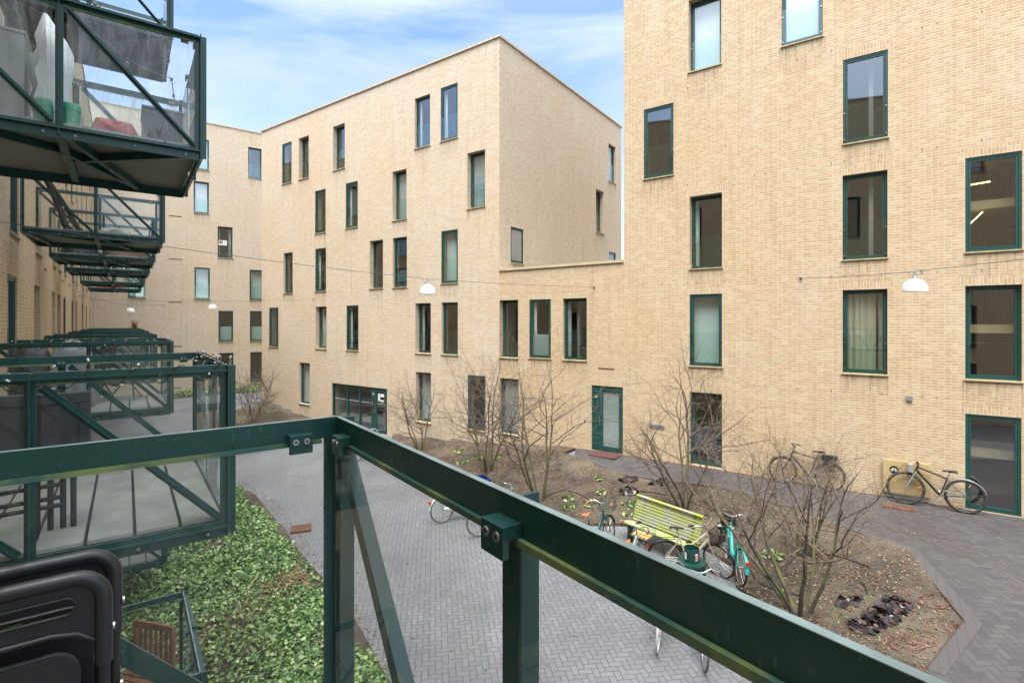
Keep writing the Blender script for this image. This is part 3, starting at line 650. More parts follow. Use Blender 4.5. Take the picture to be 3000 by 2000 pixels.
mb = MB(); wall_mesh(mb, -6.868, 13.5, -.6, 17.6, [w[:4] for w in rw], [lint(w) for w in rw])
mb.add([(-6.868, 0, -.6), (-6.868, 11, -.6), (-6.868, 11, 17.6), (-6.868, 0, 17.6)], [(0, 3, 2, 1)])
mb.add([(13.5, 0, -.6), (13.5, 11, -.6), (13.5, 11, 17.6), (13.5, 0, 17.6)], [(0, 1, 2, 3)])
mb.add([(-6.868, 11, -.6), (13.5, 11, -.6), (13.5, 11, 17.6), (-6.868, 11, 17.6)], [(0, 3, 2, 1)])
mb.build("wall", [M_brick, M_soldier], RB)
for w in rw: window(RB, *w, guard=(w[2] > 3 and w[5] != 'stair'), sill=w[2] > 1)
interior(RB, -6.8, .98, -.5, 17.5, 4.6); 
st = MB()
st.add([(1.0, .41, -.5), (1.0, 4.6, -.5), (1.0, 4.6, 17.5), (1.0, .41, 17.5)], [(0, 1, 2, 3)]); st.add([(4.2, .41, -.5), (4.2, 4.6, -.5), (4.2, 4.6, 17.5), (4.2, .41, 17.5)], [(3, 2, 1, 0)])
st.add([(1.0, 4.6, -.5), (4.2, 4.6, -.5), (4.2, 4.6, 17.5), (1.0, 4.6, 17.5)], [(0, 1, 2, 3)])
for f in (.72, 3.62, 6.54, 9.5, 12.4): st.box(1.01, 4.19, 1.9, 4.59, f - .22, f)
for f in (5.1, 8.0, 11.0, 2.2): st.box(1.01, 4.19, .42, 1.5, f - .2, f)
st.build("stairwell", plain("ochre_stairwell", (.36, .27, .15), .8, 0, .15, 1), RB)
rl = MB()
for f in (5.1, 8.0, 3.62, 6.54):
    yy = 1.45 if f in (5.1, 8.0) else 1.95
    rl.tube([(1.1, yy, f + 1.0), (4.1, yy, f + 1.0)], .02, 6)
    for i in range(26): rl.tube([(1.15 + i * .115, yy, f), (1.15 + i * .115, yy, f + 1.0)], .007, 4, cap=False)
rl.build("stair_railing", M_black, RB)
ge = G("lamp_tube"); ge.n.remove(ge.b); em = ge.n.new("ShaderNodeEmission"); em.inputs[0].default_value = (1, .72, .33, 1); em.inputs[1].default_value = 1.6
ge.l.new(em.outputs[0], ge.out.inputs[0]); M_tube = ge.m
for (p, q) in [((1.25, 2.6, 8.78), (2.25, 2.2, 8.78)), ((1.62, .6, 7.42), (1.76, .6, 7.58)), ((1.78, .6, 7.60), (1.92, .6, 7.76))]:
    MB().bar(p, q, .05, .03).build("strip_lamp", M_tube, RB)
MB().box(4.25, 13.4, 4.0, 4.05, -.5, 17.5).build("interior", M_dark, RB)
MB().box(-6.8, 13.4, .02, 10.9, 17.45, 17.52).build("roof", M_dark, RB)
MB().box(-6.9, 13.55, -.06, .32, 17.604, 17.69).build("roof_coping", M_coping, RB)
MB().tube([(-6.93, 1.6, 1.0), (-6.93, 1.6, 17.4)], .05, 10).build("drainpipe", M_white, RB, smooth=60)
sl = MB(); sl.box(-7.78 + .0, -7.20, -.006, .03, 3.585, 3.635); 
sl.build("vent_slot", M_rust, LINK)
bx = MB(); bx.box(.46, .58, -.05, 0, 3.25, 3.36); bx.build("junction_box", M_galv, RB)
ltr = MB(); ltr.box(-6.0, -5.52, -.02, 0, 1.83, 1.95); ltr.box(-5.95, -5.57, -.026, -.02, 1.87, 1.91, 1); ltr.build("letter_slot", [M_galv, M_steel], RB)
MB().box(-8.3, -8.25, -.03, 0, 1.75, 1.83).build("doorbell", M_black, LINK)
MB().box(-6.85, 1.5, -.03, -.004, .70, .845).build("base_strip", M_rust, RB)
wv = MB()
for i in range(34):
    for zc in (3.33, 6.30, 9.26, 12.2):
        x = -6.4 + i * .62 + (.17 * ((i * 7) % 3)); 
        if x < 13 and not any(w[0] - .2 < x < w[1] + .2 and w[2] - .2 < zc < w[3] + .3 for w in rw): wv.box(x, x + .012, -.003, .02, zc, zc + .062)
wv.build("weep_holes", M_black, RB); 
# ---- end block far left
END = thing("apartment_block", "six storey yellow brick block closing the far end behind the balconies", "apartment block", DL * 41.5, A_END)
cw = [(3.70,4.62,15.65,17.79,'f','white'),(3.70,4.62,12.66,14.83,'h','white'),(7.08,7.97,15.63,17.82,'h','cl'),(5.14,6.08,9.71,11.88,'h','cl cr'),(3.75,4.67,6.75,8.92,'f','teal'),
 (7.17,8.11,6.77,8.96,'f','teal'),(5.19,6.11,3.80,5.96,'f','teall'),(7.19,8.12,3.79,5.97,'f','teall'),(5.20,6.13,.80,2.99,'h','cl cr'),(7.22,8.15,.77,2.99,'h',''),(.08,1.01,6.72,8.9,'f','teall'),
 (10.2,11.1,3.8,5.97,'f',''),(10.2,11.1,9.7,11.88,'f','cl')]
mb = MB(); wall_mesh(mb, -3.0, 15.0, -.6, 18.93, [w[:4] for w in cw], [lint(w) for w in cw])
mb.add([(15, 0, -.6), (15, 9, -.6), (15, 9, 18.93), (15, 0, 18.93)], [(0, 1, 2, 3)])
mb.build("wall", [M_brick_pale, M_brick_pale], END)
for w in cw: window(END, *w, guard=w[2] > 3)
interior(END, -2.9, 14.9, -.5, 18.8, 3.6)
MB().box(-2.9, 14.9, .02, 9, 18.8, 18.9).build("roof", M_dark, END)
MB().box(-3.0, 15.05, -.05, .3, 18.935, 19.0).build("roof_coping", M_coping, END)
vs_ = MB()
for z in (12.27, 9.39, 6.5, 3.54, .74): vs_.box(2.28, 3.02, -.008, .03, z - .03, z + .03)
vs_.build("vent_slot", M_rust, END)
MB().box(-3, 15, -.012, .2, -.5, .38).build("plinth", M_concrete, END)
MB().box(3.28, 3.30, -.006, .02, -.4, 18.9).build("expansion_joint", M_sill, END)
sg = MB(); sg.box(5.21, 5.72, .055, .065, 10.58, 10.92); sg.box(5.25, 5.46, .051, .055, 10.69, 10.88, 1)
sg.tube([(5.36 + .06 * math.cos(t), .048, 10.785 + .07 * math.sin(t)) for t in [R(60 + 24 * k) for k in range(11)]], .012, 5, mi=2)
sg.box(5.36, 5.45, .047, .051, 10.76, 10.79, 0)
for k in range(3): sg.box(5.52, 5.66, .051, .055, 10.84 - k * .06, 10.86 - k * .06, 3)
sg.build("window_sign", [M_white, plain("navy_print", (.012, .014, .035), .5), plain("orange_print", (.75, .25, .06), .5), M_galv], END)
# ---- the balcony wall on the left (our own building)
OUR = thing("apartment_block", "long yellow brick wall on the left that carries the green balconies", "apartment block", NL * -1.65, A_LEFT)
ow = []
seq = [(12.4, 13.4, 'f'), (15.7, 16.7, 'r'), (19.1, 20.0, 'h'), (20.6, 21.5, 'r'), (22.4, 23.3, 'f'), (25.6, 26.5, 'f'), (27.5, 28.4, 'r'), (31.3, 32.3, 'h'), (34.2, 35.1, 'f'), (37.5, 38.4, 'r'),
       (8.9, 9.8, 'r'), (5.0, 6.0, 'f'), (1.2, 2.1, 'h'), (-2.1, -1.2, 'f'), (-4.6, -3.7, 'r'), (-8.2, -7.3, 'f'), (-11.5, -10.6, 'h'), (-15, -14.1, 'f'), (-18.6, -17.7, 'r')]
for lv, z in enumerate((.9, 3.83, 6.75, 9.71, 12.68)):
    for i, (a, b, k) in enumerate(seq):
        sh = .2 if lv == 2 else (0 if lv < 2 else ((i * 37 + lv * 17) % 5 - 2) * .35)
        ow.append((a + sh, b + sh, z, z + 2.17, k, ['', 'cl', 'half', '', 'cr', 'white'][(i * 5 + lv * 3) % 6]))
mb = MB(); wall_mesh(mb, -26.0, 41.45, -.6, 17.0, [w[:4] for w in ow], [lint(w) for w in ow]); mb.build("wall", [M_brick, M_soldier], OUR)
for w in ow: window(OUR, *w, guard=False)
interior(OUR, -25.9, 41.4, -.5, 16.9, 4.0)
MB().box(-25.9, 41.4, .02, 9, 16.85, 16.92).build("roof", M_dark, OUR)
MB().box(-26, 41.4, -.05, .3, 17.004, 17.08).build("roof_coping", M_coping, OUR)
vs_ = MB()
for x in (9.9, 17.4, 21.9, 24.4, 29.6, 33):
    for z in (6.62, 9.56, 12.5): vs_.box(x, x + .5, -.006, .03, z - .16, z - .10)
vs_.build("vent_slot", M_rust, OUR)
# ------------------------------------------------------------------ balconies (local x along the wall, -y outward, z from the underside)
BW, BD, BH = 1.80, 1.97, 1.15
def tbar(mb, p, q, out, w=.062, web=.042, t=.008, shift=0.0):
    """flat bar from p to q with a web standing outward along 'out'"""
    p = Vector(p); q = Vector(q); out = Vector(out); d = (q - p).normalized(); side = d.cross(out).normalized()
    c = side * shift
    mb.bar(p - out * (t / 2) + c * 0, q - out * (t / 2), t, w, up=side)
    mb.bar(p + out * (web / 2) + c, q + out * (web / 2) + c, web, t, up=side)
M_skyedge = plain('sky_lit_edge_tint', (.20, .27, .26), .5, 0, .3, 14)  # paler rail top: sky light on the upper edge painted in as colour
g = G('algae_on_glass_edge'); v = g.pos(); f = g.noise(v, 6, 5, .65); g.base(g.ramp(f, .42, .62, (.035, .10, .085), (.17, .22, .07)), .5); M_algae = g.m
def make_balcony(glass, name="balcony"):
    root = thing(name, "green steel balcony", "balcony")
    sides = [((0, 0), (0, -BD), (-1, 0)), ((BW, 0), (BW, -BD), (1, 0)), ((0, -BD), (BW, -BD), (0, -1))]
    for (a, b, n) in sides:
        A = Vector((a[0], a[1], 0)); B = Vector((b[0], b[1], 0)); Nn = Vector((n[0], n[1], 0)); u = (B - A).normalized(); Ln = (B - A).length
        up = Vector((0, 0, 1)); g = .055
        P = lambda s, z, o=0.0: A + u * s + up * z + Nn * o
        m = MB(); m.bar(P(0.013, BH - .030, -.006), P(Ln - .013, BH - .030, -.006), .012, .060, up=up)
        m.bar(P(0.0, BH - .036, .021), P(Ln, BH - .036, .021), .042, .008, up=up); m.bar(P(0.013, BH + .0006, -.006), P(Ln - .013, BH + .0006, -.006), .0128, .0012, up=up, mi=1); m.build("top_rail", [M_greend, M_skyedge], root)
        m = MB(); m.bar(P(g, BH - .0665, -.0135), P(Ln - g, BH - .0665, -.0135), .014, .012, up=up); m.build("glazing_bar", M_algae, root)
        m = MB(); m.bar(P(0.009, .055, -.004), P(Ln - .009, .055, -.004), .008, .11, up=up); m.bar(P(0, .075, .021), P(Ln, .075, .021), .042, .008, up=up)
        for k in (.06, .25, .45, .55, .75, .94): m.ball(tuple(P(Ln * k, .035, .004)), .013, 8, mi=1)
        m.build("bottom_beam", [M_green, M_galv], root, bevel=.0015)
        mid = Ln / 2
        for s, w in ((.026, .038), (mid, .052), (Ln - .026, .038)):
            m = MB(); m.bar(P(s, .11, -.005), P(s, BH - .061, -.005), w, .0085, up=Nn)
            e = 0.012 if s < .1 else (-.012 if s > Ln - .1 else 0)
            m.bar(P(s - e * 2, 0.02, .023), P(s - e * 2, BH - .004, .023), .008, .05, up=Nn); m.build("post", M_green, root, bevel=.0015)
        flip = (n == (0, -1))
        for (s0, s1) in ((.0, mid), (mid, Ln)):
            lo, hi = (s0 + .05, s1 - .05) if not flip or s0 < .01 else (s1 - .05, s0 + .05)
            m = MB(); tb = MB(); p = P(lo, BH - .085, -.0065); q = P(hi, .13, -.0065); tbar(m, p, q, Nn, .046, .034); m.build("brace", M_green, root)
            gp = MB().bar(P(s0 + .045, BH / 2 + .015, -.024), P(s1 - .045, BH / 2 + .015, -.024), .008, BH - .18, up=up); gp.build("glass_panel", glass, root)
        for s in (.10, mid - .0, Ln - .12):
            cl = MB()
            cl.bar(P(s - .031, BH - .062, -.043), P(s + .031, BH - .062, -.043), .012, .052, up=up)
            cl.bar(P(s - .031, BH - .048, -.0245), P(s + .031, BH - .048, -.0245), .024, .024, up=up)
            for k in (-.015, .015): cl.tube([P(s + k, BH - .054, -.048), P(s + k, BH - .054, -.0515)], .0085, 12, mi=1); cl.tube([P(s + k, BH - .054, -.0513), P(s + k, BH - .054, -.0522)], .004, 6, mi=2)
            cl.build("clamp", [M_greend, M_steel, M_black], root, bevel=.0015)
    m = MB(); nb = 8; wv = (BD - .06) / nb
    for i in range(nb): m.box(.025, BW - .025, -.03 - (i + 1) * wv + .009, -.03 - i * wv - .009, .112, .138)
    m.box(.03, BW - .03, -BD + .03, -.03, .1065, .1105, 1); m.build("deck", [M_deck, M_gapshade], root, bevel=.002)
    m = MB(); m.box(.02, BW - .02, -BD + .02, -.005, .096, .106); m.build("soffit", M_soffit, root)
    m = MB(); h = .072
    m.bar((.01, -BD / 2, h / 2 + .02), (BW - .01, -BD / 2, h / 2 + .02), .06, h)
    for (p, q) in [((.02, -.03), (.62, -BD / 2)), ((.02, -BD / 2 - .02), (BW - .03, -BD * .78)), ((.62, -BD / 2), (BW - .03, -BD * .78)), ((.02, -.03), (BW - .03, -.25)), ((.02, -BD + .03), (.9, -BD / 2))]:
        m.bar((p[0], p[1], h / 2 + .018), (q[0], q[1], h / 2 + .018), .045, h - .006)
    m.bar((.03, -.02, .055), (BW - .03, -.02, .055), .03, .10)
    m.build("joist", M_green, root)
    return root
M_gapshade = plain("deck_gap_shade", (.02, .02, .02), .9)  # near-black sheet below the deck boards, painting the shade in their gaps
g = G("cement_deck_board"); v = g.pos(); f = g.noise(v, 4, 6, 0.65); c = g.ramp(f, .3, .7, (.17, .172, .158), (.29, .29, .265))
ms = g.noise(v, 2.2, 5); c = g.mix(g.M('MULTIPLY', g.ramp(ms, .58, .75), .5), c, (.22, .27, .12)); M_deck = g.base(c, .75)
M_soffit = plain("grey_soffit_sheet", (0.18, 0.18, 0.165), .6, 0, .12, 3)
def place(proto, t, z, label, first=[True], glass=None):
    if first[0]: o = proto; first[0] = False
    else: o = copy_tree(proto)
    o.location = tn(t, -1.42, z); o.rotation_euler = (0, 0, A_LEFT); o["label"] = label; o["group"] = "green steel balconies on the long brick wall"
    if glass is not None:
        for ch in o.children:
            if ch.name.startswith("glass_panel"): ch.data = ch.data.copy(); ch.data.materials[0] = glass
    return o
PROTO = make_balcony(M_glass)
ZL, ZU, ZT, ZG = ZC - 1.435, ZC + 1.49, ZC + 4.41, ZC - 4.345
B0 = place(PROTO, 1.59 - BW, ZL, "nearest balcony whose rail crosses the foreground and holds the black folding chairs")
B0.location = tn(1.59 - BW, -1.45, ZL)
B1 = place(PROTO, 3.96, ZL, "lower balcony next along, grey boarded, with a dark folding table behind its glass")
B2 = place(PROTO, 9.68, ZL, "lower balcony with a grey tarpaulin and a round table inside")
for t, lb in [(15.0, "lower balcony just beyond the tarpaulin one, only its thin rails showing"), (20.6, "second lower balcony beyond the tarpaulin one, its rails almost edge on"),
              (25.5, "third lower balcony beyond the tarpaulin one, a thin green line"), (30.2, "farthest rail of the lower balcony row, dry plant on its corner")]: place(PROTO, t, ZL, lb)
U1 = place(PROTO, 5.56, ZU, "big upper left balcony with dirty glass, a white bag and red and green packs", glass=M_glass_dirty)
for t, lb in [(11.9, "second upper balcony with a bundle of dark sticks behind its glass"), (15.9, "third upper balcony from the front, seen from below"), (19.85, "fourth upper balcony, pale chairs behind its glass"),
              (25.9, "fifth upper balcony, thin folding chairs showing"), (30.8, "farthest upper balcony with something red inside")]: place(PROTO, t, ZU, lb)
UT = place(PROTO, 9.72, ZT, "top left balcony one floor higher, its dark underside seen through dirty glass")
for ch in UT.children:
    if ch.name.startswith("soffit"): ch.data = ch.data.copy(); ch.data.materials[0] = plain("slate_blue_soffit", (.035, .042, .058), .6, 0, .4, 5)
place(PROTO, 5.50, ZG, "ground floor balcony over the ivy with a wooden chair inside")
place(PROTO, 11.2, ZG, "ground floor balcony tucked under the grey boarded one at the ivy")
def bal(t0, z, x, y, dz=0.0): p = tn(t0 + x, -1.42 - y, z + .138 + dz); return p          # a point on a balcony's deck (y <= 0 outward)
# ---- black folding chairs in the foreground
def round_rect(w, h, r, n=6, x0=0, z0=0):
    pts = []
    for cx, cz, a0 in ((w / 2 - r, h / 2 - r, 0), (-w / 2 + r, h / 2 - r, 90), (-w / 2 + r, -h / 2 + r, 180), (w / 2 - r, -h / 2 + r, 270)):
        for i in range(n + 1):
            a = R(a0 + 90 * i / n); pts.append((x0 + cx + r * math.cos(a), z0 + cz + r * math.sin(a)))
    return pts
def plate(outer, hole, th, mat, name, parent, bevel=.003, dish=0.0):
    bm = bmesh.new(); eds = []
    for loop in ([outer, hole] if hole else [outer]):
        vs = [bm.verts.new((p[0], 0, p[1])) for p in loop]
        for i in range(len(vs)): eds.append(bm.edges.new((vs[i], vs[(i + 1) % len(vs)])))
    bmesh.ops.triangle_fill(bm, use_beauty=True, use_dissolve=False, edges=eds)
    r = bmesh.ops.extrude_face_region(bm, geom=bm.faces[:])
    for v in r["geom"]:
        if isinstance(v, bmesh.types.BMVert): v.co.y += th
    bmesh.ops.recalc_face_normals(bm, faces=bm.faces[:])
    me = bpy.data.meshes.new(name); bm.to_mesh(me); bm.free(); me.materials.append(mat); o = bpy.data.objects.new(name, me); COL.objects.link(o); o.parent = parent
    if bevel: b = o.modifiers.new("bevel", 'BEVEL'); b.width = bevel; b.segments = 3; b.limit_method = 'ANGLE'
    return o
g = G("moulded_black_plastic"); v = g.obj(); f = g.noise(v, 9, 3); g.base((.016, .016, .019), g.M('MULTIPLY_ADD', f, .25, .24), None, .5)
vo = g.n.new("ShaderNodeTexVoronoi"); vo.inputs["Scale"].default_value = 18; g.l.new(v, vo.inputs["Vector"]); g.bump(g.ramp(vo.outputs["Distance"], .1, .5), .18, .006); M_mould = g.m
def folding_chair(label, t, right_n, lean):
    root = thing("folding_chair", label, "chair", group="black folding chairs stacked on the near balcony")
    w = .45; H = .768
    c = tn(t, right_n - w / 2, ZL + .140); root.location = c; root.rotation_euler = (lean, 0, A_END)
    out = [(-w / 2 + .012, H - .155)] + [(-w / 2 + .012 + .0 * i, H - .155 + .0) for i in range(0)]
    top = [p for p in round_rect(w - .024, .40, .045, 7, 0, H - .20 - .006) if p[1] > H - .10]
    low = [(-w / 2 + .012, H - .135), (-w / 2 + .04, H - .114), (-w / 2 + .08, H - .106), (w / 2 - .08, H - .106), (w / 2 - .04, H - .114), (w / 2 - .012, H - .135)]
    plate(top + low, round_rect(.36, .034, .0168, 6, 0, H - .054), .010, M_mould, "backrest", root, .003)
    rim = [(-w / 2, -.002, H - .185), (-w / 2, -.002, H - .05)] + [(-w / 2 + .05 - .05 * math.cos(R(a)), -.002, H - .05 + .05 * math.sin(R(a))) for a in range(15, 90, 15)] + [(-w / 2 + .05, -.002, H)]
    rim = rim + [(-p[0], p[1], p[2]) for p in rim[::-1]]
    m = MB(); m.tube(rim, .0155, 12); m.tube([(p[0] * .986, -.001, p[1]) for p in low], .006, 8)
    m.tube([(x, -.001, z) for x, z in round_rect(.36, .034, .0168, 8, 0, H - .054)], .0035, 8, closed=True); m.build("backrest_rim", M_mould, root, smooth=60)
    for sx in (-1, 1):
        m = MB(); m.tube([(sx * w / 2, .004, H - .03), (sx * w / 2, .004, .0)], .0115, 10); m.tube([(sx * (w / 2 - .03), .024, H - .25), (sx * (w / 2 - .03), .024, .03)], .010, 10); m.build("leg", M_black, root, smooth=60)
        m = MB(); m.tube([(sx * (w / 2 + .0155), -.004, H - .115), (sx * (w / 2 + .019), -.004, H - .115)], .0075, 10); m.tube([(sx * (w / 2 + .011), -.008, H - .30), (sx * (w / 2 + .016), -.008, H - .30)], .0065, 10); m.build("rivet", M_steel, root, smooth=40)
    plate(round_rect(w - .075, .42, .05, 7, 0, .415), None, .012, M_mould, "seat", root, .004)
    m = MB(); m.tube([(-w / 2, .004, .12), (w / 2, .004, .12)], .008, 8); m.build("crossbar", M_black, root, smooth=60)
    return root
folding_chair("black folding chair in front, slot in its backrest, nearest the viewer", 1.372, -.038, R(-2))
folding_chair("black folding chair stacked behind, against the glass panel", 1.488, -.022, R(-2))
# ---- things on the other balconies
M_tabletop = plain("charcoal_table_top", (.035, .037, .042), .45, 0, .15, 5)
def folding_table():
    r = thing("folding_table", "dark grey folding table standing on edge on the grey boarded balcony", "table", bal(3.96, ZL, .30, -.62), A_LEFT + R(-90))
    m = MB(); m.box(-.62, .62, 0, .03, .34, .86); m.box(-.62, .62, -.012, 0, .79, .86); m.box(-.62, -.56, -.012, 0, .34, .79); m.box(.56, .62, -.012, 0, .34, .79); m.build("tabletop", M_tabletop, r, bevel=.006)
    for x in (-.55, -.46, .36, .42, .48, .53):
        m = MB(); m.tube([(x, .05 + .02 * (x > .4), .80), (x, .05 + .02 * (x > .4), .0)], .016, 8); m.build("leg", M_black, r, smooth=60)
    m = MB()
    for z in (.12, .17, .25): m.tube([(-.5, .06, z), (.48, .06, z + .03)], .014, 8)
    m.build("crossbar", M_black, r, smooth=60)
folding_table()
def drape(name, label, cat, pos, rx, ry, h, mat, seed, rz=0.0, taper=.25):
    rr = np.random.default_rng(seed); n, k = 40, 14; ph = rr.uniform(0, 6.28, 6); m = MB(); vs = []; fs = []
    for i in range(k + 1):
        tz = i / k
        for j in range(n):
            a = 2 * math.pi * j / n; sq = 1 / max(abs(math.cos(a)), abs(math.sin(a))) ** .55
            w = 1 + .09 * math.sin(5 * a + ph[0] + 2 * tz) * (1 - tz) + .06 * math.sin(11 * a + ph[1]) * (1 - tz) + .05 * math.sin(3 * a + ph[2] + 4 * tz)
            rad = sq * w * ((1 - taper * tz) if i < k else .0) * (1 if tz < .8 else math.sqrt(max(0, 1 - ((tz - .8) / .2) ** 2)) * .9 + .1)
            vs.append((rx * rad * math.cos(a) if i < k else 0, ry * rad * math.sin(a) if i < k else 0, h * tz + .03 * math.sin(4 * a + ph[3]) * tz))
    for i in range(k):
        for j in range(n): j2 = (j + 1) % n; fs.append((i * n + j, i * n + j2, (i + 1) * n + j2, (i + 1) * n + j))
    m.add(vs, fs); o = m.build(name, mat, None, smooth=60); o.location = pos; o.rotation_euler = (0, 0, rz); return tag(o, label, cat)
M_tarp = plain("grey_tarpaulin", (.20, .205, .215), .5, 0, .15, 6); M_darktarp = plain("black_tarpaulin", (.03, .03, .034), .5, 0, .2, 5)
drape("covered_grill", "grill under a crumpled grey tarpaulin on the second lower balcony", "grill", bal(9.68, ZL, .85, -.75), .36, .30, 1.02, M_tarp, 3, A_LEFT)
drape("covered_chair", "dark covered heap beside the grey tarpaulin, near the wall", "covered furniture", bal(9.68, ZL, .7, -.30), .25, .25, .98, M_darktarp, 5, A_LEFT)
r = thing("round_table", "small round white table behind the glass of the second lower balcony", "table", bal(9.68, ZL, 1.25, -1.45), 0)
m = MB(); m.lathe([(0, .74), (.36, .74), (.37, .725), (.36, .71), (0, .71)], n=32); m.build("tabletop", M_white, r, smooth=40)
for k in range(3):
    a = R(120 * k); m = MB(); m.tube([(.26 * math.cos(a), .26 * math.sin(a), .71), (-.28 * math.cos(a + .4), -.28 * math.sin(a + .4), 0)], .012, 8); m.build("leg", M_black, r, smooth=60)
def bistro_chair(label, pos, rz, mat, scale=1.0):
    r = thing("garden_chair", label, "chair", pos, rz); r.scale = (scale,) * 3
    m = MB()
    for i in range(5): m.box(-.2, .2, -.2 + i * .083, -.2 + i * .083 + .07, .44, .46)
    m.build("seat", mat, r)
    m = MB()
    for z in (.62, .72, .82): m.box(-.2, .2, .21, .225, z, z + .06)
    m.build("backrest", mat, r)
    for sx in (-1, 1):
        m = MB(); m.tube([(sx * .21, .22, .9), (sx * .21, -.22, 0)], .011, 6); m.build("leg", mat, r); m = MB(); m.tube([(sx * .19, -.2, .45), (sx * .19, .24, 0)], .011, 6); m.build("leg", mat, r)
bistro_chair("dark slatted folding chair by the round table", bal(9.68, ZL, 1.1, -1.0), A_LEFT + 2.2, M_black)
bistro_chair("white garden chair on the fourth upper balcony", bal(19.85, ZU, .6, -1.3), A_LEFT + 1.0, M_white)
bistro_chair("rusty thin folding chair on the fifth upper balcony", bal(25.9, ZU, .7, -1.2), A_LEFT + 1.4, M_rust)
M_teak = plain("teak", (.20, .095, .045), .6, 0, .35, 12)
def teak_chair():
    r = thing("wooden_chair", "slatted teak garden chair on the ground floor balcony by the ivy", "chair", bal(5.50, ZG, 1.255, -1.50), R(-15)); m = MB()
    m.box(-.25, .25, .195, .225, .86, .93); m.box(-.25, .25, .195, .225, .52, .57)
    for i in range(6): m.box(-.20 + i * .07, -.165 + i * .07, .200, .218, .57, .86)
    m.build("backrest", M_teak, r, bevel=.004); m = MB()
    for i in range(6): m.box(-.24, .24, -.24 + i * .072, -.24 + i * .072 + .058, .42, .445)
    m.build("seat", M_teak, r, bevel=.003)
    for sx in (-1, 1):
        for y, h in ((-.23, .42), (.21, .93)): m = MB(); m.box(sx * .25 - .022, sx * .25 + .022, y - .022, y + .022, 0, h); m.build("leg", M_teak, r, bevel=.004)
teak_chair()
m = MB()
for i in range(8): m.box(.03, BW - .03, -.12 - i * .115, -.02 - i * .115, 0, .022)
o = m.build("wooden_deck", plain("reddish_deck_wood", (.22, .12, .075), .7, 0, .3, 10), None, bevel=.003); o.location = bal(5.50, ZG, 0, -.02 - .85, .001); o.rotation_euler = (0, 0, A_LEFT); tag(o, "reddish wooden boards laid on the ground floor balcony", "decking")
# the big upper left balcony
def ubox(name, label, cat, x, y, w, d, h, mat, bev=.01, dz=0.0):
    m = MB().box(-w / 2, w / 2, -d / 2, d / 2, 0, h); m.box(-w / 2 - .008, w / 2 + .008, -d / 2 - .008, d / 2 + .008, h + .0005, h + .03)
    o = m.build(name, mat, None, bevel=bev); o.location = bal(5.56, ZU, x, y, dz); o.rotation_euler = (0, 0, A_LEFT); return tag(o, label, cat)
M_grey = plain("grey_board", (.30, .29, .27), .7, 0, .12, 4); M_film = plain("crumpled_white_film", (.70, .71, .72), .35, 0, .1, 9)
ubox("cabinet", "grey cabinet at the left of the dirty upper balcony", "cabinet", .35, -.45, .36, .62, .70, M_grey)
m = MB(); vs = []; fs = []; rr = np.random.default_rng(4)
for i in range(10):
    tz = i / 9; rad = (.11 + .06 * math.sin(tz * 3.0)) * (1 if tz < .85 else (1.05 - tz) * 4) * (1 - .45 * tz)
    for j in range(12): a = 2 * math.pi * j / 12; q = rad * (1 + .16 * rr.normal()); vs.append((q * math.cos(a) + .05 * tz * math.sin(4 * tz), q * math.sin(a), tz * .98))
for i in range(9):
    for j in range(12): fs.append((i * 12 + j, i * 12 + (j + 1) % 12, (i + 1) * 12 + (j + 1) % 12, (i + 1) * 12 + j))
m.add(vs, fs); o = m.build("plastic_bag", M_film, None, smooth=30); o.location = bal(5.56, ZU, .30, -.90); tag(o, "tall knotted white plastic bag on the dirty upper balcony", "bag")
M_gbox = plain("green_plastic", (.01, .32, .16), .35, 0, .1, 4)
def tub(name, label, x, y, rad, h, mat):
    m = MB(); m.lathe([(0, 0), (rad * .92, 0), (rad, h * .6), (rad, h * .7), (rad * 1.06, h * .72), (rad * 1.06, h * .96), (rad * .98, h), (0, h)], n=20); o = m.build(name, mat, None, smooth=40); o.location = bal(5.56, ZU, x, y); return tag(o, label, "tub")
tub("plastic_tub", "bright green plastic tub right of the middle post on the upper balcony", .16, -1.05, .062, .20, M_gbox)
tub("plastic_tub", "bright green plastic tub left of the middle post beside the white bag", .20, -.88, .062, .21, M_gbox)
M_red = plain("red_packaging", (.42, .06, .045), .4, 0, .35, 16)
drape("wrapped_pack", "red pack wrapped in clear film on the upper balcony floor", "packet", bal(5.56, ZU, .20, -1.34), .085, .17, .12, M_red, 8, A_LEFT, .12)
ubox("planter_box", "dark grey planter box in the outer corner of the upper balcony", "planter", 1.0, -1.72, .5, .34, .50, plain("slate_planter", (.11, .11, .12), .6, 0, .15, 5))
m = MB(); m.lathe([(0, 0), (.06, 0), (.085, .09), (.075, .09), (0, .075)], n=16); o = m.build("flower_pot", plain("brown_pot", (.10, .085, .08), .8), None, smooth=40); o.location = bal(5.56, ZU, .22, -1.66); tag(o, "small pot of dead stalks on the upper balcony floor", "flower pot")
tw = MB(); rr = np.random.default_rng(9)
for i in range(60): a = rr.uniform(0, 6.28); q = rr.uniform(.02, .12); tw.tube([(0.3 * q * math.cos(a), .3 * q * math.sin(a), .07), (q * math.cos(a), q * math.sin(a), .07 + rr.uniform(.03, .09))], .004, 3)
tw.build("stalk", plain("dead_stalk", (.17, .11, .07), .9), o)
def festoon(name, label, pts, n, bulb=True):
    r = thing(name, label, "string lights", pts[0]); m = MB(); out = []
    for a, b, sag in pts[1]:
        a = Vector(a); b = Vector(b)
        for i in range(9): t = i / 8; p = a.lerp(b, t); p.z -= sag * 4 * t * (1 - t); out.append(p - Vector(pts[0]))
    m.tube(out, .0045, 5); m.build("cord", M_black, r)
    for i in range(4, len(out) - 2, 4):
        p = out[i]; k = MB(); k.tube([p, p - Vector((0, 0, .03))], .012, 8); k.build("socket", M_black, r); k = MB(); k.ball((p.x, p.y, p.z - .05), .024, 10); k.build("bulb", M_guard, r, smooth=60)
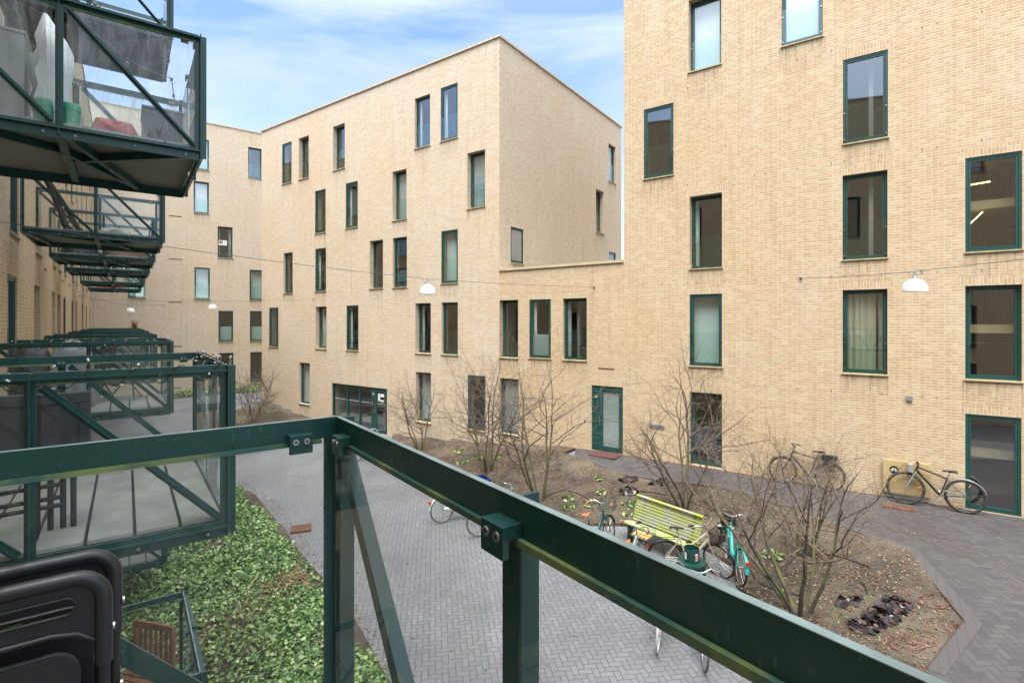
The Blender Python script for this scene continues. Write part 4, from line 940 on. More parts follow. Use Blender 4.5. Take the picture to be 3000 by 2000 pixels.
tp = BH - .138
A_, B_, C_, D_ = bal(5.56, ZU, .05, -1.05, tp - .06), bal(5.56, ZU, .9, -1.80, tp - .10), bal(5.56, ZU, 1.75, -1.9, tp - .08), bal(5.56, ZU, 1.7, -1.0, .45)
festoon("string_lights", "black bulb string sagging across the dirty upper balcony", (A_, [(A_, B_, .10), (B_, C_, .06)]), 3)
st = MB(); rr = np.random.default_rng(2)
for i in range(7):
    x, y = .5 + .2 * rr.random(), -.22 - .1 * rr.random(); p = bal(11.9, ZU, x, y); q = bal(11.9, ZU, x + .5 * rr.random(), y - .25 - .3 * rr.random()); 
    a_ = q - bal(11.9, ZU, .6, -.4); b_ = p - bal(11.9, ZU, .6, -.4) + Vector((0, 0, .92)); st.tube([a_, a_.lerp(b_, .5) + Vector((.02, 0, .02)), b_], .022, 6)
o = st.build("stick_bundle", plain("dark_bark_stick", (.05, .035, .03), .8), None, smooth=60); o.location = bal(11.9, ZU, .6, -.4); tag(o, "bundle of dark sticks leaning to the wall on the second upper balcony", "sticks")
drape("cushion_pile", "pale grey covered pile on the second upper balcony", "covered furniture", bal(11.9, ZU, 1.1, -1.25), .22, .30, .22, M_grey, 12, A_LEFT)
drape("cushion_pile", "brown cushions heaped on the third upper balcony", "cushions", bal(15.9, ZU, .7, -1.4), .3, .5, .40, plain("brown_cushion", (.16, .09, .06), .8), 13, A_LEFT)
drape("storage_sack", "dark sack against the wall on the third upper balcony", "sack", bal(15.9, ZU, .7, -.5), .3, .35, .55, M_darktarp, 14, A_LEFT)
drape("red_cushion", "red cushion on the farthest upper balcony", "cushion", bal(30.8, ZU, .6, -.8), .25, .45, .32, plain("red_fabric", (.45, .04, .04), .8), 15, A_LEFT)
# string lights wound on the neighbouring rail: many short stubs and a cord
def wound(label, t0, x0, seed):
    rr = np.random.default_rng(seed); r = thing("string_lights", label, "string lights", tn(t0, -1.42, ZL + BH), A_LEFT, "fairy lights wound on balcony rails"); c = MB(); s = MB(); pts = []
    path = [(x0, -.05 - .02 * i) for i in range(96)] + [(x0 + .02 * i, -BD) for i in range(1, 88)]
    for i, (x, y) in enumerate(path):
        a = i * .55; oz = -.045 + .055 * math.sin(a); od = .03 * math.cos(a); q = (x - od, y, oz) if y > -BD + .01 else (x, y - od, oz)
        pts.append(q)
        if i % 5 == 0:
            d = rr.normal(0, 1, 3); d /= np.linalg.norm(d); e = (q[0] + .055 * d[0], q[1] + .055 * d[1], q[2] + .05 * abs(d[2])); c.tube([q, e], .0035, 4); s = MB(); s.tube([e, (e[0] + .018 * d[0], e[1] + .018 * d[1], e[2] + .018 * abs(d[2]))], .0052, 5); s.build("bulb", M_film, r)
    c.tube(pts, .0032, 4); c.build("cord", M_black, r)
wound("fairy light cord wound on the rail of the grey boarded balcony", 3.96, 0.0, 31); wound("fairy light cord wound on the rail of the tarpaulin balcony", 9.68, 0.0, 32)

dp = MB(); rr = np.random.default_rng(21)
for i in range(46):
    a = rr.uniform(0, 6.28); q = rr.uniform(.05, .32); h = rr.uniform(.15, .5); dp.tube([(0, 0, -.1), (.5 * q * math.cos(a), .5 * q * math.sin(a), h * .6), (q * math.cos(a), q * math.sin(a), h)], [.012, .009, .004], 4)
o = dp.build("dry_plant", plain("dry_brown_stems", (.20, .10, .05), .9)); o.location = bal(30.2, ZL, .15, -1.75, BH - .138 - .05); tag(o, "brown dry plant sticking up at the corner of the farthest lower rail", "plant")
# ------------------------------------------------------------------ lamps on wires
M_lampw = plain("white_lamp_enamel", (.74, .74, .72), .35, 0, .04)
M_wire = plain("dark_wire", (.09, .085, .08), .6)
def wire(label, pts, r=.006):
    m = MB(); out = []
    for a, b, sag in pts:
        a = Vector(a); b = Vector(b)
        for i in range(13): t = i / 12; p = a.lerp(b, t); p.z -= sag * 4 * t * (1 - t); out.append(p)
    m.tube(out, r, 5); m.ball(tuple(out[-1]), .04, 8, sc=(1, 1, .7)); m.ball(tuple(out[0]), .04, 8)
    return tag(m.build("lamp_wire", M_wire), label, "wire", "lamp wires across the courtyard")
def lamp(label, pos, yaw):
    r = thing("pendant_lamp", label, "lamp", pos, yaw, "white dome lamps hung on wires"); m = MB()
    m.lathe([(.0, -.145), (.05, -.148), (.10, -.165), (.15, -.20), (.185, -.25), (.205, -.31), (.21, -.37), (.208, -.395), (.195, -.395), (.0, -.37)], n=32); m.build("lamp_shade", M_lampw, r, smooth=50)
    m = MB(); m.lathe([(.0, -.02), (.028, -.02), (.032, -.10), (.05, -.146), (0, -.146)], n=16); m.bar((-.17, 0, .0), (.17, 0, .0), .022, .016); m.tube([(-.14, 0, 0), (-.13, 0, -.06), (-.05, 0, -.085), (-.02, 0, -.05)], .006, 6); m.tube([(.14, 0, 0), (.14, 0, -.05), (.09, 0, -.08), (.02, 0, -.06)], .006, 6)
    m.box(-.19, -.13, -.03, .03, -.012, .012); m.box(.13, .19, -.03, .03, -.012, .012); m.build("bracket", M_galv, r, smooth=40)
La = Vector((-2.16, 13.3, ZC + 1.11)); Lb = Vector((7.83, 10.1, ZC + .99)); Lc = Vector((-21.3, 29.0, ZC + .95)); Ld = Vector((-15.85, 27.5, ZC + 1.10))
lamp("white dome lamp hanging in front of the pale middle block", La, .7); lamp("white dome lamp hanging in front of the right block by the stairwell", Lb, -1.5)
lamp("small far dome lamp above the row of balcony rails", Lc, .4); lamp("far dome lamp in front of the seam of the end block", Ld, .3)
wire("thin wire from the balcony wall to the link building carrying a dome lamp", [((-8.3, 8.3, ZC + 1.62), La, .06), (La, fq(-7.93, .02, ZC + 1.19), .03)])
wire("wire carrying the dome lamp over the dark path on the right", [(tn(-16, -1.64, ZC + 1.2), Lb, .12), (Lb, fq(-1.8, .02, ZC + 1.19), .03)])
wire("far wire ending with a hook on the end block", [(tn(29.5, -1.64, ZC + 1.15), Lc, .02), (Lc, tn(41.45, 2.0, ZC + 1.15), .02)])
wire("far wire ending with a hook on the pale middle block", [(tn(38.5, -1.64, ZC + 1.3), Ld, .02), (Ld, fq(-23.9, .02, ZC + 1.2), .02)])

# ------------------------------------------------------------------ bare shrubs
def bark(name, a, b, moss):
    g = G(name); v = g.pos(); f = g.noise(v, 14, 5); c = g.ramp(f, .3, .7, a, b); ms = g.noise(v, 3, 4)
    c = g.mix(g.M('MULTIPLY', g.ramp(ms, .45, .64), moss), c, (.12, .14, .03)); return g.base(c, .85)
M_bark = bark("mossy_bark", (.045, .036, .028), (.10, .08, .058), .75); M_twig = bark("twig_bark", (.078, .057, .047), (.16, .118, .092), .12)
M_bud = plain("swollen_bud", (.34, .27, .13), .7)
def grow(rr, segs, tips, p, d, ln, r0, r1, lv, maxlv, cfg):
    n = 6 if lv < 2 else (4 if lv < 3 else 3); pts = [p.copy()]; step = ln / n
    for i in range(n):
        d = (d + Vector(rr.normal(0, cfg['wob'] * (1 if lv else .6), 3)) + Vector((0, 0, cfg['up'][min(lv, 3)]))).normalized()
        p = p + d * step; pts.append(p.copy())
    rad = [r0 + (r1 - r0) * i / n for i in range(n + 1)]; segs[min(lv, 3)].append((pts, rad))
    if lv >= maxlv: tips.append((pts[-1], d)); tips.append((pts[-2], d)); return
    k = cfg['kids'][lv]; 
    for j in range(k):
        t = cfg['from'][lv] + (1 - cfg['from'][lv]) * (j + rr.random()) / k; i = min(n - 1, int(t * n)); q = pts[i].lerp(pts[i + 1], t * n - i)
        dd = (pts[i + 1] - pts[i]).normalized(); ax = Vector(rr.normal(0, 1, 3)); ax -= dd * ax.dot(dd); ax.normalize(); ang = R(rr.uniform(*cfg['ang']))
        nd = dd * math.cos(ang) + ax * math.sin(ang); rs = r0 + (r1 - r0) * t
        grow(rr, segs, tips, q, nd, ln * cfg['rel'][lv] * rr.uniform(.7, 1.25), rs * .62, max(.0017, rs * .25), lv + 1, maxlv, cfg)
    grow(rr, segs, tips, pts[-1], d, ln * .35, r1, .0018, max(lv + 1, maxlv - 1), maxlv, cfg)
def shrub(label, x, y, stems, ln, spread, seed, kids=(6, 5, 4), up=(.05, .03, 0.0, 0.0), buds=True, base=.07, r0=.024, wob=.17, lean=(0, 0), cat="tree", scale_tw=1.0):
    rr = np.random.default_rng(seed); segs = [[], [], [], []]; tips = []
    cfg = dict(wob=wob, up=up, kids=kids, ang=(28, 72), rel=(.55, .55, .55), **{'from': (.45, .25, .2)})
    for i in range(stems):
        a = 2 * math.pi * (i + rr.random() * .6) / stems; b = base * rr.uniform(.4, 1); el = spread * rr.uniform(.45, 1.15)
        d = Vector((math.cos(a) * el + lean[0], math.sin(a) * el + lean[1], 1)).normalized(); rs = r0 * rr.uniform(.6, 1.15)
        grow(rr, segs, tips, Vector((b * math.cos(a), b * math.sin(a), -.06)), d, ln * rr.uniform(.7, 1.1), rs, rs * .42, 0, 3, cfg)
    root = thing("bare_shrub", label, cat, on(x, y), 0, "bare multi stemmed shrubs in the soil bed")
    m = MB()
    for pts, rad in segs[0]: m.tube(pts, rad, 7)
    m.build("trunk", M_bark, root, smooth=70); m = MB()
    for lv in (1, 2, 3):
        for pts, rad in segs[lv]: m.tube(pts, [q * scale_tw for q in rad], 5 if lv == 1 else 3, cap=False)
    m.build("crown", M_twig, root, smooth=80)
    if buds:
        m = MB()
        for p, d in tips:
            if rr.random() < .55: e = p + d * .018; m.tube([p, p.lerp(e, .5), e], [.002, .0052, .001], 3, cap=False)
        m.build("bud", M_bud, root)["kind"] = "stuff"
    return root
shrub("bare shrub by the corner where middle and end blocks meet", -12.77, 25.57, 6, 2.1, .60, 41, (5, 4, 3), r0=.024, scale_tw=1.9)
shrub("small bare shrub standing close against the left corner of the middle block", -13.13, 27.3, 4, 1.5, .5, 42, (4, 4, 2), r0=.016, scale_tw=1.9)
shrub("bare shrub right of the framed glass entrance", -3.58, 20.2, 5, 2.2, .58, 43, (5, 4, 3), r0=.028, scale_tw=1.6)
shrub("dense bare shrub before the two ground floor windows, left of its leaning neighbour", -.82, 16.62, 8, 2.8, .44, 44, (5, 4, 3), r0=.032, scale_tw=1.45, base=.10)
shrub("leaning bare shrub with mossy curved stems just left of the green door", .79, 14.2, 5, 2.75, .50, 45, (5, 4, 3), r0=.036, lean=(-.22, .1), scale_tw=1.35, base=.06)
shrub("bare shrub behind the mossy bench, in front of the dark ground floor door", 4.31, 12.98, 5, 2.6, .62, 46, (5, 5, 3), r0=.050, base=.05, scale_tw=1.2)
shrub("bare many stemmed shrub growing behind the big one near the path", 5.92, 10.52, 9, 1.9, .36, 47, (4, 4, 2), r0=.022, base=.14)
shrub("largest bare shrub, mossy green stems, right of the bicycles", 4.84, 8.75, 6, 2.25, .58, 57, (5, 4, 3), r0=.042, base=.08, wob=.15, lean=(-.16, .10), scale_tw=1.2)
shrub("thin dry briar growing through the ivy under the balconies", *tn(8.6, 1.1)[:2], 7, .85, .9, 49, (4, 3, 3), r0=.008, up=(.0, 0, 0, 0), cat="shrub")
# ------------------------------------------------------------------ plants on the soil
M_dead = leaf_mat("wilted_dark_leaf", (.018, .017, .021), (.042, .038, .045), (.10, .055, .050), .18); M_fresh = leaf_mat("fresh_leaf", (.06, .16, .02), (.12, .26, .04), (.26, .38, .09), .45)
M_redst = leaf_mat("red_stalk_leaf", (.10, .03, .03), (.17, .06, .045), (.28, .16, .10), .6)
def clump(name, label, cat, x, y, n, rad, size, h, mat, seed, group, shape=OVAL, tilt=.7):
    rr = np.random.default_rng(seed); a = rr.uniform(0, 6.28, n); q = rad * np.sqrt(rr.uniform(0, 1, n)); dx, dy = q * np.cos(a), q * np.sin(a) * .75
    Z = soil_z(x + dx, y + dy) - gz((x, y)) + .015 + h * rr.uniform(0, 1, n) * (1 - .6 * q / rad); up = np.stack([np.cos(a), np.sin(a), np.zeros(n)], 1) * .5
    o = leaf_field(name, np.column_stack([dx, dy, Z]), size, mat, shape, tilt, .5, seed=seed, up=up); o.location = on(x, y); return tag(o, label, cat, group)
WIDE = np.array([(0, -.5), (.28, -.3), (.36, .05), (.2, .38), (0, .5), (-.2, .38), (-.36, .05), (-.28, -.3)])
gd = "wilted dark plants in the soil bed"
for i, (x, y, n, rd, lb) in enumerate([(5.70,8.76,26,.20,"small ring of wilted black leaves left of the big wilted clump"),(6.19,8.41,60,.25,"glossy black wilted clump, upper right end of the big patch"),(5.84,8.25,60,.27,"glossy black wilted clump in the middle of the big patch"),
  (5.56,8.13,50,.24,"glossy black wilted clump at the lower left of the big patch, nearest the rail"),(3.30,14.78,32,.26,"dark wilted clump beside the kink of the path, left of its twin"),(4.07,14.40,34,.26,"dark wilted clump beside the path, right of its twin"),
  (3.17,14.1,34,.24,"dark wilted clump above the backrest of the bench"),(4.95,11.95,30,.22,"black wilted clump right of the turquoise bicycle basket"),(-11.3,23.6,30,.35,"dark wilted clump on the far left bed")]):
    clump("wilted_plant", lb, "plant", x, y, n, rd, .115, .10, M_dead, 60 + i, gd, WIDE)
for i, (x, y, lb) in enumerate([(6.82,8.40,"reddish withered tuft by the bed edging, upper one"),(6.48,7.86,"reddish withered tuft nearest the lower bed corner"),(6.05,7.67,"withered brown tuft left of the lower bed corner"),(5.78,7.62,"withered red tuft just above the rail")]):
    clump("withered_tuft", lb, "plant", x, y, 60, .26, .10, .07, M_redst, 80 + i, "reddish withered tufts in the bed corner", np.array([(0, -.6), (.06, 0), (0, .6), (-.06, 0)]), .5)
gg = "green sprouts in the soil bed"
for i, (x, y, n, rd, lb) in enumerate([(-1.69,17.75,26,.20,"upright green sprout left of the dense bare shrub"),(-1.2,17.95,16,.2,"low green sprout directly left of the dense bare shrub"),(-.55,17.6,14,.16,"low green sprout right of the dense bare shrub"),(2.43,14.22,18,.16,"green sprout above the handlebar of the basket bicycle"),
  (1.56,14.14,16,.2,"pale green sprout farthest up beside the curved thin stem"),(1.47,13.6,18,.17,"green sprout just above the orange saddle"),(2.05,13.7,18,.2,"yellow green sprout between saddle and basket"),(3.08,13.57,22,.22,"green sprout at the left end of the bench back"),(2.95,13.1,16,.16,"small green sprout behind the bench seat end"),
  (5.29,10.73,20,.18,"bright leafy sprout at the foot of the largest shrub, upper one"),(5.42,10.55,14,.13,"bright leafy sprout at the foot of the largest shrub, lower one"),(-1.95,18.9,14,.3,"flat green patch in front of the plinth"),(2.5,15.0,10,.14,"lonely sprout below the path kink")]):
    clump("green_sprout", lb, "plant", x, y, n, rd, .11, .16, M_fresh, 100 + i, gg)
P = scatter(BEDC, 1300, 31); P = np.column_stack([P, ground_z(P[:, 0], P[:, 1]) + .08 + .12 * RNG.random(len(P))]); tag(leaf_field("ground_cover", P, .16, M_fresh, OVAL, .7, .3, seed=33), "patchy green ground cover along the foot of the end block", "plants", kind="stuff")
P = scatter(BEDA, 160, 34); P = np.column_stack([P, ground_z(P[:, 0], P[:, 1]) + .07]); tag(leaf_field("ground_cover", P, .12, M_fresh, OVAL, .5, .3, seed=35), "few green weeds on the far left bed", "plants", kind="stuff")
P = scatter([(3.9, 9.9), (4.7, 9.6), (5.6, 7.4), (6.4, 8.9), (5.6, 9.3), (4.6, 10.2)], 90, 36); P = np.column_stack([P, soil_z(P[:, 0], P[:, 1]) + .01]); tag(leaf_field("moss", P, .05, M_fresh, OVAL, .4, .3, seed=37), "moss tufts on the soil near the bicycles", "moss", kind="stuff")
M_hose = plain("black_hose", (.02, .02, .02), .55)
def hose(label, pts, r=.011):
    out = []; 
    for i in range(len(pts) - 1):
        p0, p1, p2, p3 = (Vector(pts[max(0, min(len(pts) - 1, i + k))] + (0,)) for k in (-1, 0, 1, 2))
        for t in [k / 8 for k in range(8)]:
            q = .5 * ((2 * p1) + (p2 - p0) * t + (2 * p0 - 5 * p1 + 4 * p2 - p3) * t * t + (3 * p1 - p0 - 3 * p2 + p3) * t ** 3); out.append(q)
    out.append(Vector(pts[-1] + (0,))); out = [Vector((q.x, q.y, float(soil_z(q.x, q.y)) + .01)) for q in out]
    m = MB(); m.tube(out, r, 6); tag(m.build("irrigation_hose", M_hose, smooth=60), label, "hose", "black irrigation hoses on the soil")
hose("black hose arcing behind the bench around the shrub", [(2.6, 13.9), (3.4, 14.1), (4.2, 13.6), (5.0, 12.6), (5.6, 11.7)])
hose("black hose curving right of the big bare shrub", [(5.3, 10.1), (5.8, 10.5), (6.3, 10.2), (6.6, 9.6)]); hose("short curved hose end above the wilted clump", [(6.05, 8.85), (6.15, 9.05), (6.2, 9.3)])
hose("black hose looping round the foot of the curved shrub", [(.9, 14.3), (1.5, 14.6), (2.0, 14.2), (2.1, 13.4)]); hose("black hose between the turquoise bicycle and the big shrub", [(4.9, 10.9), (4.75, 10.2), (4.8, 9.6), (5.1, 9.2)])

# ------------------------------------------------------------------ street furniture
def slat_mat():
    g = G("mossy_silver_slat"); v = g.obj(); f = g.noise(g.mapv(v, (1, 8, 8)), 5, 6, .7); c = g.ramp(f, .3, .7, (.22, .225, .19), (.44, .44, .38))
    ms = g.noise(v, 2.4, 6, .65); c = g.mix(g.ramp(ms, .37, .56), c, (.30, .37, .05)); return g.base(c, .85)
M_slat = slat_mat()
def bench():
    r = thing("park_bench", "slatted bench of silvery wood overgrown with yellow green moss", "bench", on(3.30, 11.59), math.atan2(-DL.y, -DL.x)); L_ = 1.78
    # local x along the bench, +y towards its back
    prof = [(-.30 + .052 * i, .43 - .012 * i + .012 * (i < 1)) for i in range(9)]; m = MB()
    for y, z in prof: m.bar((-L_ / 2, y, z), (L_ / 2, y, z), .042, .03)
    m.build("seat", M_slat, r, bevel=.004); m = MB()
    for i in range(8): m.bar((-L_ / 2, .155 + .0215 * i, .40 + .065 * i), (L_ / 2, .155 + .0215 * i, .40 + .065 * i), .03, .046, up=(0, .3, 1))
    m.bar((-L_ / 2, .30, .925), (L_ / 2, .30, .925), .085, .03); m.build("backrest", M_slat, r, bevel=.004)
    for sx in (-1, 1):
        x = sx * (L_ / 2 - .22); m = MB(); m.box(x - .03, x + .03, -.27, -.15, -.04, .40); m.box(x - .03, x + .03, -.15, .15, .30, .38); m.box(x - .03, x + .03, .10, .20, -.04, .40); m.bar((x, .19, .36), (x, .345, .88), .04, .05); m.build("leg", M_black, r)
bench()
def bin_():
    r = thing("litter_bin", "round dark green litter bin with a raised drum on its lid", "bin", on(3.36, 9.72)); m = MB()
    m.lathe([(0, -.03), (.25, -.03), (.25, .68), (.262, .685), (.262, .72), (0, .72)], n=40); m.build("body", M_green, r, smooth=40)
    m = MB(); m.lathe([(.135, .72), (.135, .97), (.127, .97), (.127, .74), (0, .735)], n=32); m.build("drum", M_green, r, smooth=40)
    m = MB()
    for a0 in (R(-80), R(-175)):
        for i in range(5):
            a, b = a0 + i * .09, a0 + (i + 1) * .09; m.add([(.1365 * math.cos(a), .1365 * math.sin(a), .77), (.1365 * math.cos(b), .1365 * math.sin(b), .77), (.1365 * math.cos(b), .1365 * math.sin(b), .90), (.1365 * math.cos(a), .1365 * math.sin(a), .90)], [(0, 1, 2, 3)])
    a = R(-68); n_ = Vector((math.cos(a), math.sin(a), 0)); s_ = Vector((-n_.y, n_.x, 0)); c = n_ * .139 + Vector((0, 0, .835))
    m.tube([c + s_ * .035 * math.cos(t) + Vector((0, 0, .035 * math.sin(t))) for t in [2 * math.pi * k / 16 for k in range(16)]], .007, 5, mi=1, closed=True); m.tube([c - s_ * .025 - Vector((0, 0, .025)), c + s_ * .025 + Vector((0, 0, .025))], .006, 5, mi=1)
    m.build("sticker", [M_white, M_red], r)
bin_()
def panel():
    r = thing("sign_panel", "tan wall panel with a round bicycle pictogram behind the mountain bike", "sign", fq(.46, .0, .98), A_FAC); m = MB(); m.box(-.46, .46, -.10, -.05, 0, .80); m.build("board", plain("tan_enamel", (.47, .35, .17), .45, 0, .06, 2), r, bevel=.006)
    m = MB(); m.box(-.40, .40, -.05, -.0, -.12, .74); m.build("backing", M_galv, r)
    m = MB(); m.lathe([(0, 0), (.092, 0)], n=36); m.xf(Matrix.Translation((-.24, -.1035, .57)) @ Matrix.Rotation(R(90), 4, 'X')); m.build("pictogram_disc", M_black, r)
    m = MB(); c = Vector((-.24, -.107, .57)); Pq = lambda x, z: c + Vector((x, 0, z))
    for x in (-.043, .043): m.tube([Pq(x + .024 * math.cos(t), -.015 + .024 * math.sin(t)) for t in [2 * math.pi * k / 16 for k in range(16)]], .0045, 5, closed=True)
    m.tube([Pq(-.043, -.015), Pq(-.02, .025), Pq(.026, .025), Pq(.0, -.015), Pq(-.02, .025)], .0045, 5); m.tube([Pq(.043, -.015), Pq(.024, .035), Pq(.034, .042)], .0045, 5); m.tube([Pq(-.032, .034), Pq(-.010, .034)], .006, 5); m.build("pictogram", M_white, r)
panel()
def grate(label, x, y, rz, w, d, mat):
    r = thing("drain_grate", label, "drain", on(x, y, .034 + (.05 if x > 0 else 0)), rz, "iron drain grates in the paving"); m = MB(); m.box(-w / 2, w / 2, -d / 2, -d / 2 + .03, -.05, .02); m.box(-w / 2, w / 2, d / 2 - .03, d / 2, -.05, .02); m.box(-w / 2, -w / 2 + .03, -d / 2 + .03, d / 2 - .03, -.05, .02); m.box(w / 2 - .03, w / 2, -d / 2 + .03, d / 2 - .03, -.05, .02); m.build("rim", mat, r)
    m = MB(); k = int(w / .05)
    for i in range(k): x0 = -w / 2 + .03 + (w - .06) * i / k; m.box(x0 + .004, x0 + .028, -d / 2 + .03, d / 2 - .03, -.04, .016)
    m.box(-w / 2 + .03, w / 2 - .03, -.012, .012, -.039, .0175); m.build("bar", mat, r)["kind"] = "stuff"
    MB().box(-w / 2 + .02, w / 2 - .02, -d / 2 + .02, d / 2 - .02, -.05, -.004).build("bed", M_rust, r)
grate("rusty oblong drain grate on the dark path in front of the mountain bike", 9.02, 12.12, A_FAC, .62, .30, M_rust)
grate("square rusty drain grate in the grey paving at the ivy edge", -5.25, 12.93, R(20), .48, .42, M_rust)
m = MB(); c = fq(-7.32, .42); o = m.box(-.46, .46, -.30, .30, -.02, .022).build("doormat", plain("maroon_mat", (.085, .032, .026), .95, 0, .2, 40), None, bevel=.006); o.location = on(c.x, c.y, .08); o.rotation_euler = (0, 0, A_FAC); tag(o, "maroon doormat before the green door", "doormat")

# ------------------------------------------------------------------ bicycles (x forward, ground at z = 0)
CH = {}
def paint(name, c, rough=.3): 
    if name not in CH: CH[name] = plain(name, c, rough, 0, .08, 8)
    return CH[name]
def wheel_mesh(rad, rimc, spokes=24):
    m = MB(); m.tube([((rad - .035) * math.cos(t), 0, (rad - .035) * math.sin(t)) for t in [2 * math.pi * k / 40 for k in range(40)]], .011, 6, closed=True)
    for k in range(spokes):
        t = 2 * math.pi * k / spokes; s = 1 if k % 2 else -1; t2 = t + .5 * (1 if (k // 2) % 2 else -1)
        m.tube([(.02 * math.cos(t2), s * .025, .02 * math.sin(t2)), ((rad - .04) * math.cos(t), 0, (rad - .04) * math.sin(t))], .0014, 3, mi=1, cap=False)
    m.tube([(0, -.05, 0), (0, .05, 0)], .016, 8, mi=1); return m
def bicycle(label, x, y, head, lean, col, style='city', rad=.345, saddle=None, bars=None, grips=None, rim=None, fender=None, basket=None, rack=True, crate=None, steer=0.0, tyre=None, light=True, refl=False, guard=None, kick=True, dz=0.0):
    saddle = saddle or M_black; bars = bars or M_steel; grips = grips or M_black; rim = rim or M_steel; tyre = tyre or M_rubber
    r = thing("bicycle", label, "bicycle", on(x, y, dz), 0, "bicycles parked in the courtyard"); r.rotation_euler = (lean, 0, head)
    RA = Vector((-.54, 0, rad)); FA = Vector((.54, 0, rad)); BB = Vector((-.09, 0, .28)); HT = Vector((.30, 0, .90)); HB = Vector((.345, 0, .74)); ST = Vector((-.25, 0, .80))
    if style == 'mtb': HT = Vector((.30, 0, .92)); HB = Vector((.34, 0, .80)); ST = Vector((-.24, 0, .74)); BB = Vector((-.10, 0, .31))
    AX = (HT - HB).normalized(); SR = Matrix.Translation(HB) @ Matrix.Rotation(steer, 4, AX) @ Matrix.Translation(-HB)
    f = MB()
    tk = .021 if style == 'city' else .022
    f.tube([BB, ST], .015, 8)
    if style == 'step': f.tube([HB + AX * .10, Vector((.05, 0, .42)), BB + Vector((0, 0, .10))], .025, 8); f.tube([HB, Vector((.10, 0, .34)), BB], .022, 8)
    elif style == 'mixte': f.tube([HB + AX * .12, BB.lerp(ST, .42)], .023, 8); f.tube([HB, BB], .027, 8)
    else: f.tube([HT - AX * .03, BB.lerp(ST, .92)], tk, 8); f.tube([HB + AX * .02, BB], tk * 1.25, 8)
    f.tube([HB - AX * .02, HT], .022, 10)
    for s in (-1, 1):
        f.tube([BB + Vector((0, s * .03, 0)), RA + Vector((0, s * .06, 0))], .009, 6); f.tube([BB.lerp(ST, .88) + Vector((0, s * .015, 0)), RA + Vector((0, s * .06, 0))], .008, 6)
    f.build("frame", col, r, smooth=60)
    fk = MB()
    for s in (-1, 1): fk.tube([HB + Vector((0, s * .045, -.02)), HB.lerp(FA, .6) + Vector((0, s * .055, 0)), FA + Vector((0, s * .055, 0))], [.013, .012, .009] if style != 'mtb' else [.019, .019, .013], 8)
    fk.tube([HB + Vector((0, -.05, -.02)), HB + Vector((0, .05, -.02))], .014, 8); fk.xf(SR).build("fork", col if style != 'mtb' else M_galv, r, smooth=60)
    for c, fr in ((RA, False), (FA, True)):
        w = wheel_mesh(rad, rim); T = Matrix.Translation(c); T = SR @ T if fr else T; wo = w.xf(T).build("wheel", [rim, M_steel], r, smooth=50)
        t = MB().tube([((rad - .017) * math.cos(a), 0, (rad - .017) * math.sin(a)) for a in [2 * math.pi * k / 48 for k in range(48)]], .0205 if style != 'mtb' else .031, 8, closed=True); t.xf(T).build("tyre", tyre, wo, smooth=60)
        if refl:
            q = MB()
            for a in (.6, 2.9) if fr else (1.9, 5.4): e = Vector((math.cos(a), 0, math.sin(a))); q.bar(e * rad * .62 , e * rad * .84, .012, .028, up=(0, 1, 0))
            q.xf(T).build("reflector", paint("amber_reflector", (.75, .24, .02)), wo)
        if fender is not None and not (style == 'mtb' and fr):
            a0, a1 = ((R(60), R(165)) if style == 'mtb' else (R(20), R(175))) if not fr else (R(10), R(135)); fm = MB(); vs = []; fs = []; k = 16
            for i in range(k + 1):
                a = a0 + (a1 - a0) * i / k
                for yy, dr in ((-.033, -.008), (-.016, .008), (.016, .008), (.033, -.008)): rr_ = rad + .018 + dr; vs.append((rr_ * math.cos(a), yy, rr_ * math.sin(a)))
            for i in range(k):
                for j in range(3): fs.append((i * 4 + j, i * 4 + j + 1, i * 4 + 5 + j, i * 4 + 4 + j))
            fm.add(vs, fs); fm.xf(T).build("mudguard", fender, r, smooth=60)
    hb = MB(); top = HT + AX * (.14 if style != 'mtb' else .06); hb.tube([HT, top], .013, 8)
    if style == 'mtb': hb.tube([top, top + Vector((.06, 0, .01))], .016, 8); c = top + Vector((.06, 0, .01)); L_ = [c + Vector((-.03, s, .0 if abs(s) < .1 else .02)) for s in (-.34, -.2, 0, .2, .34)]
    else: c = top + Vector((.05, 0, 0)); L_ = [c + Vector(v) for v in ((-.22, -.29, .02), (-.10, -.28, .05), (.02, -.18, .05), (.0, -.05, 0), (.0, .05, 0), (.02, .18, .05), (-.10, .28, .05), (-.22, .29, .02))]; hb.tube([top, c], .012, 8)
    hb.tube(L_, .0115, 8); hb.xf(SR).build("handlebar", bars, r, smooth=60)
    for a, b in ((L_[0], L_[1]), (L_[-1], L_[-2])):
        g_ = MB(); g_.tube([a, a.lerp(b, .95)], .0165, 8); lv = a.lerp(b, .8) + Vector((.05, 0, -.02)); g_.tube([lv, a.lerp(b, .2) + Vector((.045, 0, -.03))], .006, 5); g_.xf(SR).build("grip", grips, r, smooth=60)
    sd = MB(); S0 = ST + (ST - BB).normalized() * .14; vs = []; fs = []; prof = [(-.14, .02, .0), (-.13, .075, .012), (-.08, .085, .02), (-.02, .055, .012), (.06, .026, .008), (.12, .018, .004), (.135, .008, -.004)]
    for (px, hw, pz) in prof:
        for k in range(8): t = math.pi * k / 7; vs.append((S0.x + px, S0.y + hw * math.cos(t), S0.z + pz + .022 * math.sin(t)))
        vs.append((S0.x + px, S0.y, S0.z + pz - .035 if px < 0 else S0.z + pz - .02))
    for i in range(len(prof) - 1):
        for k in range(9): k2 = (k + 1) % 9; fs.append((i * 9 + k, i * 9 + k2, i * 9 + 9 + k2, i * 9 + 9 + k))
    fs.append(tuple(range(9))[::-1]); fs.append(tuple((len(prof) - 1) * 9 + k for k in range(9))); sd.add(vs, fs); sd.build("saddle", saddle, r, smooth=60)
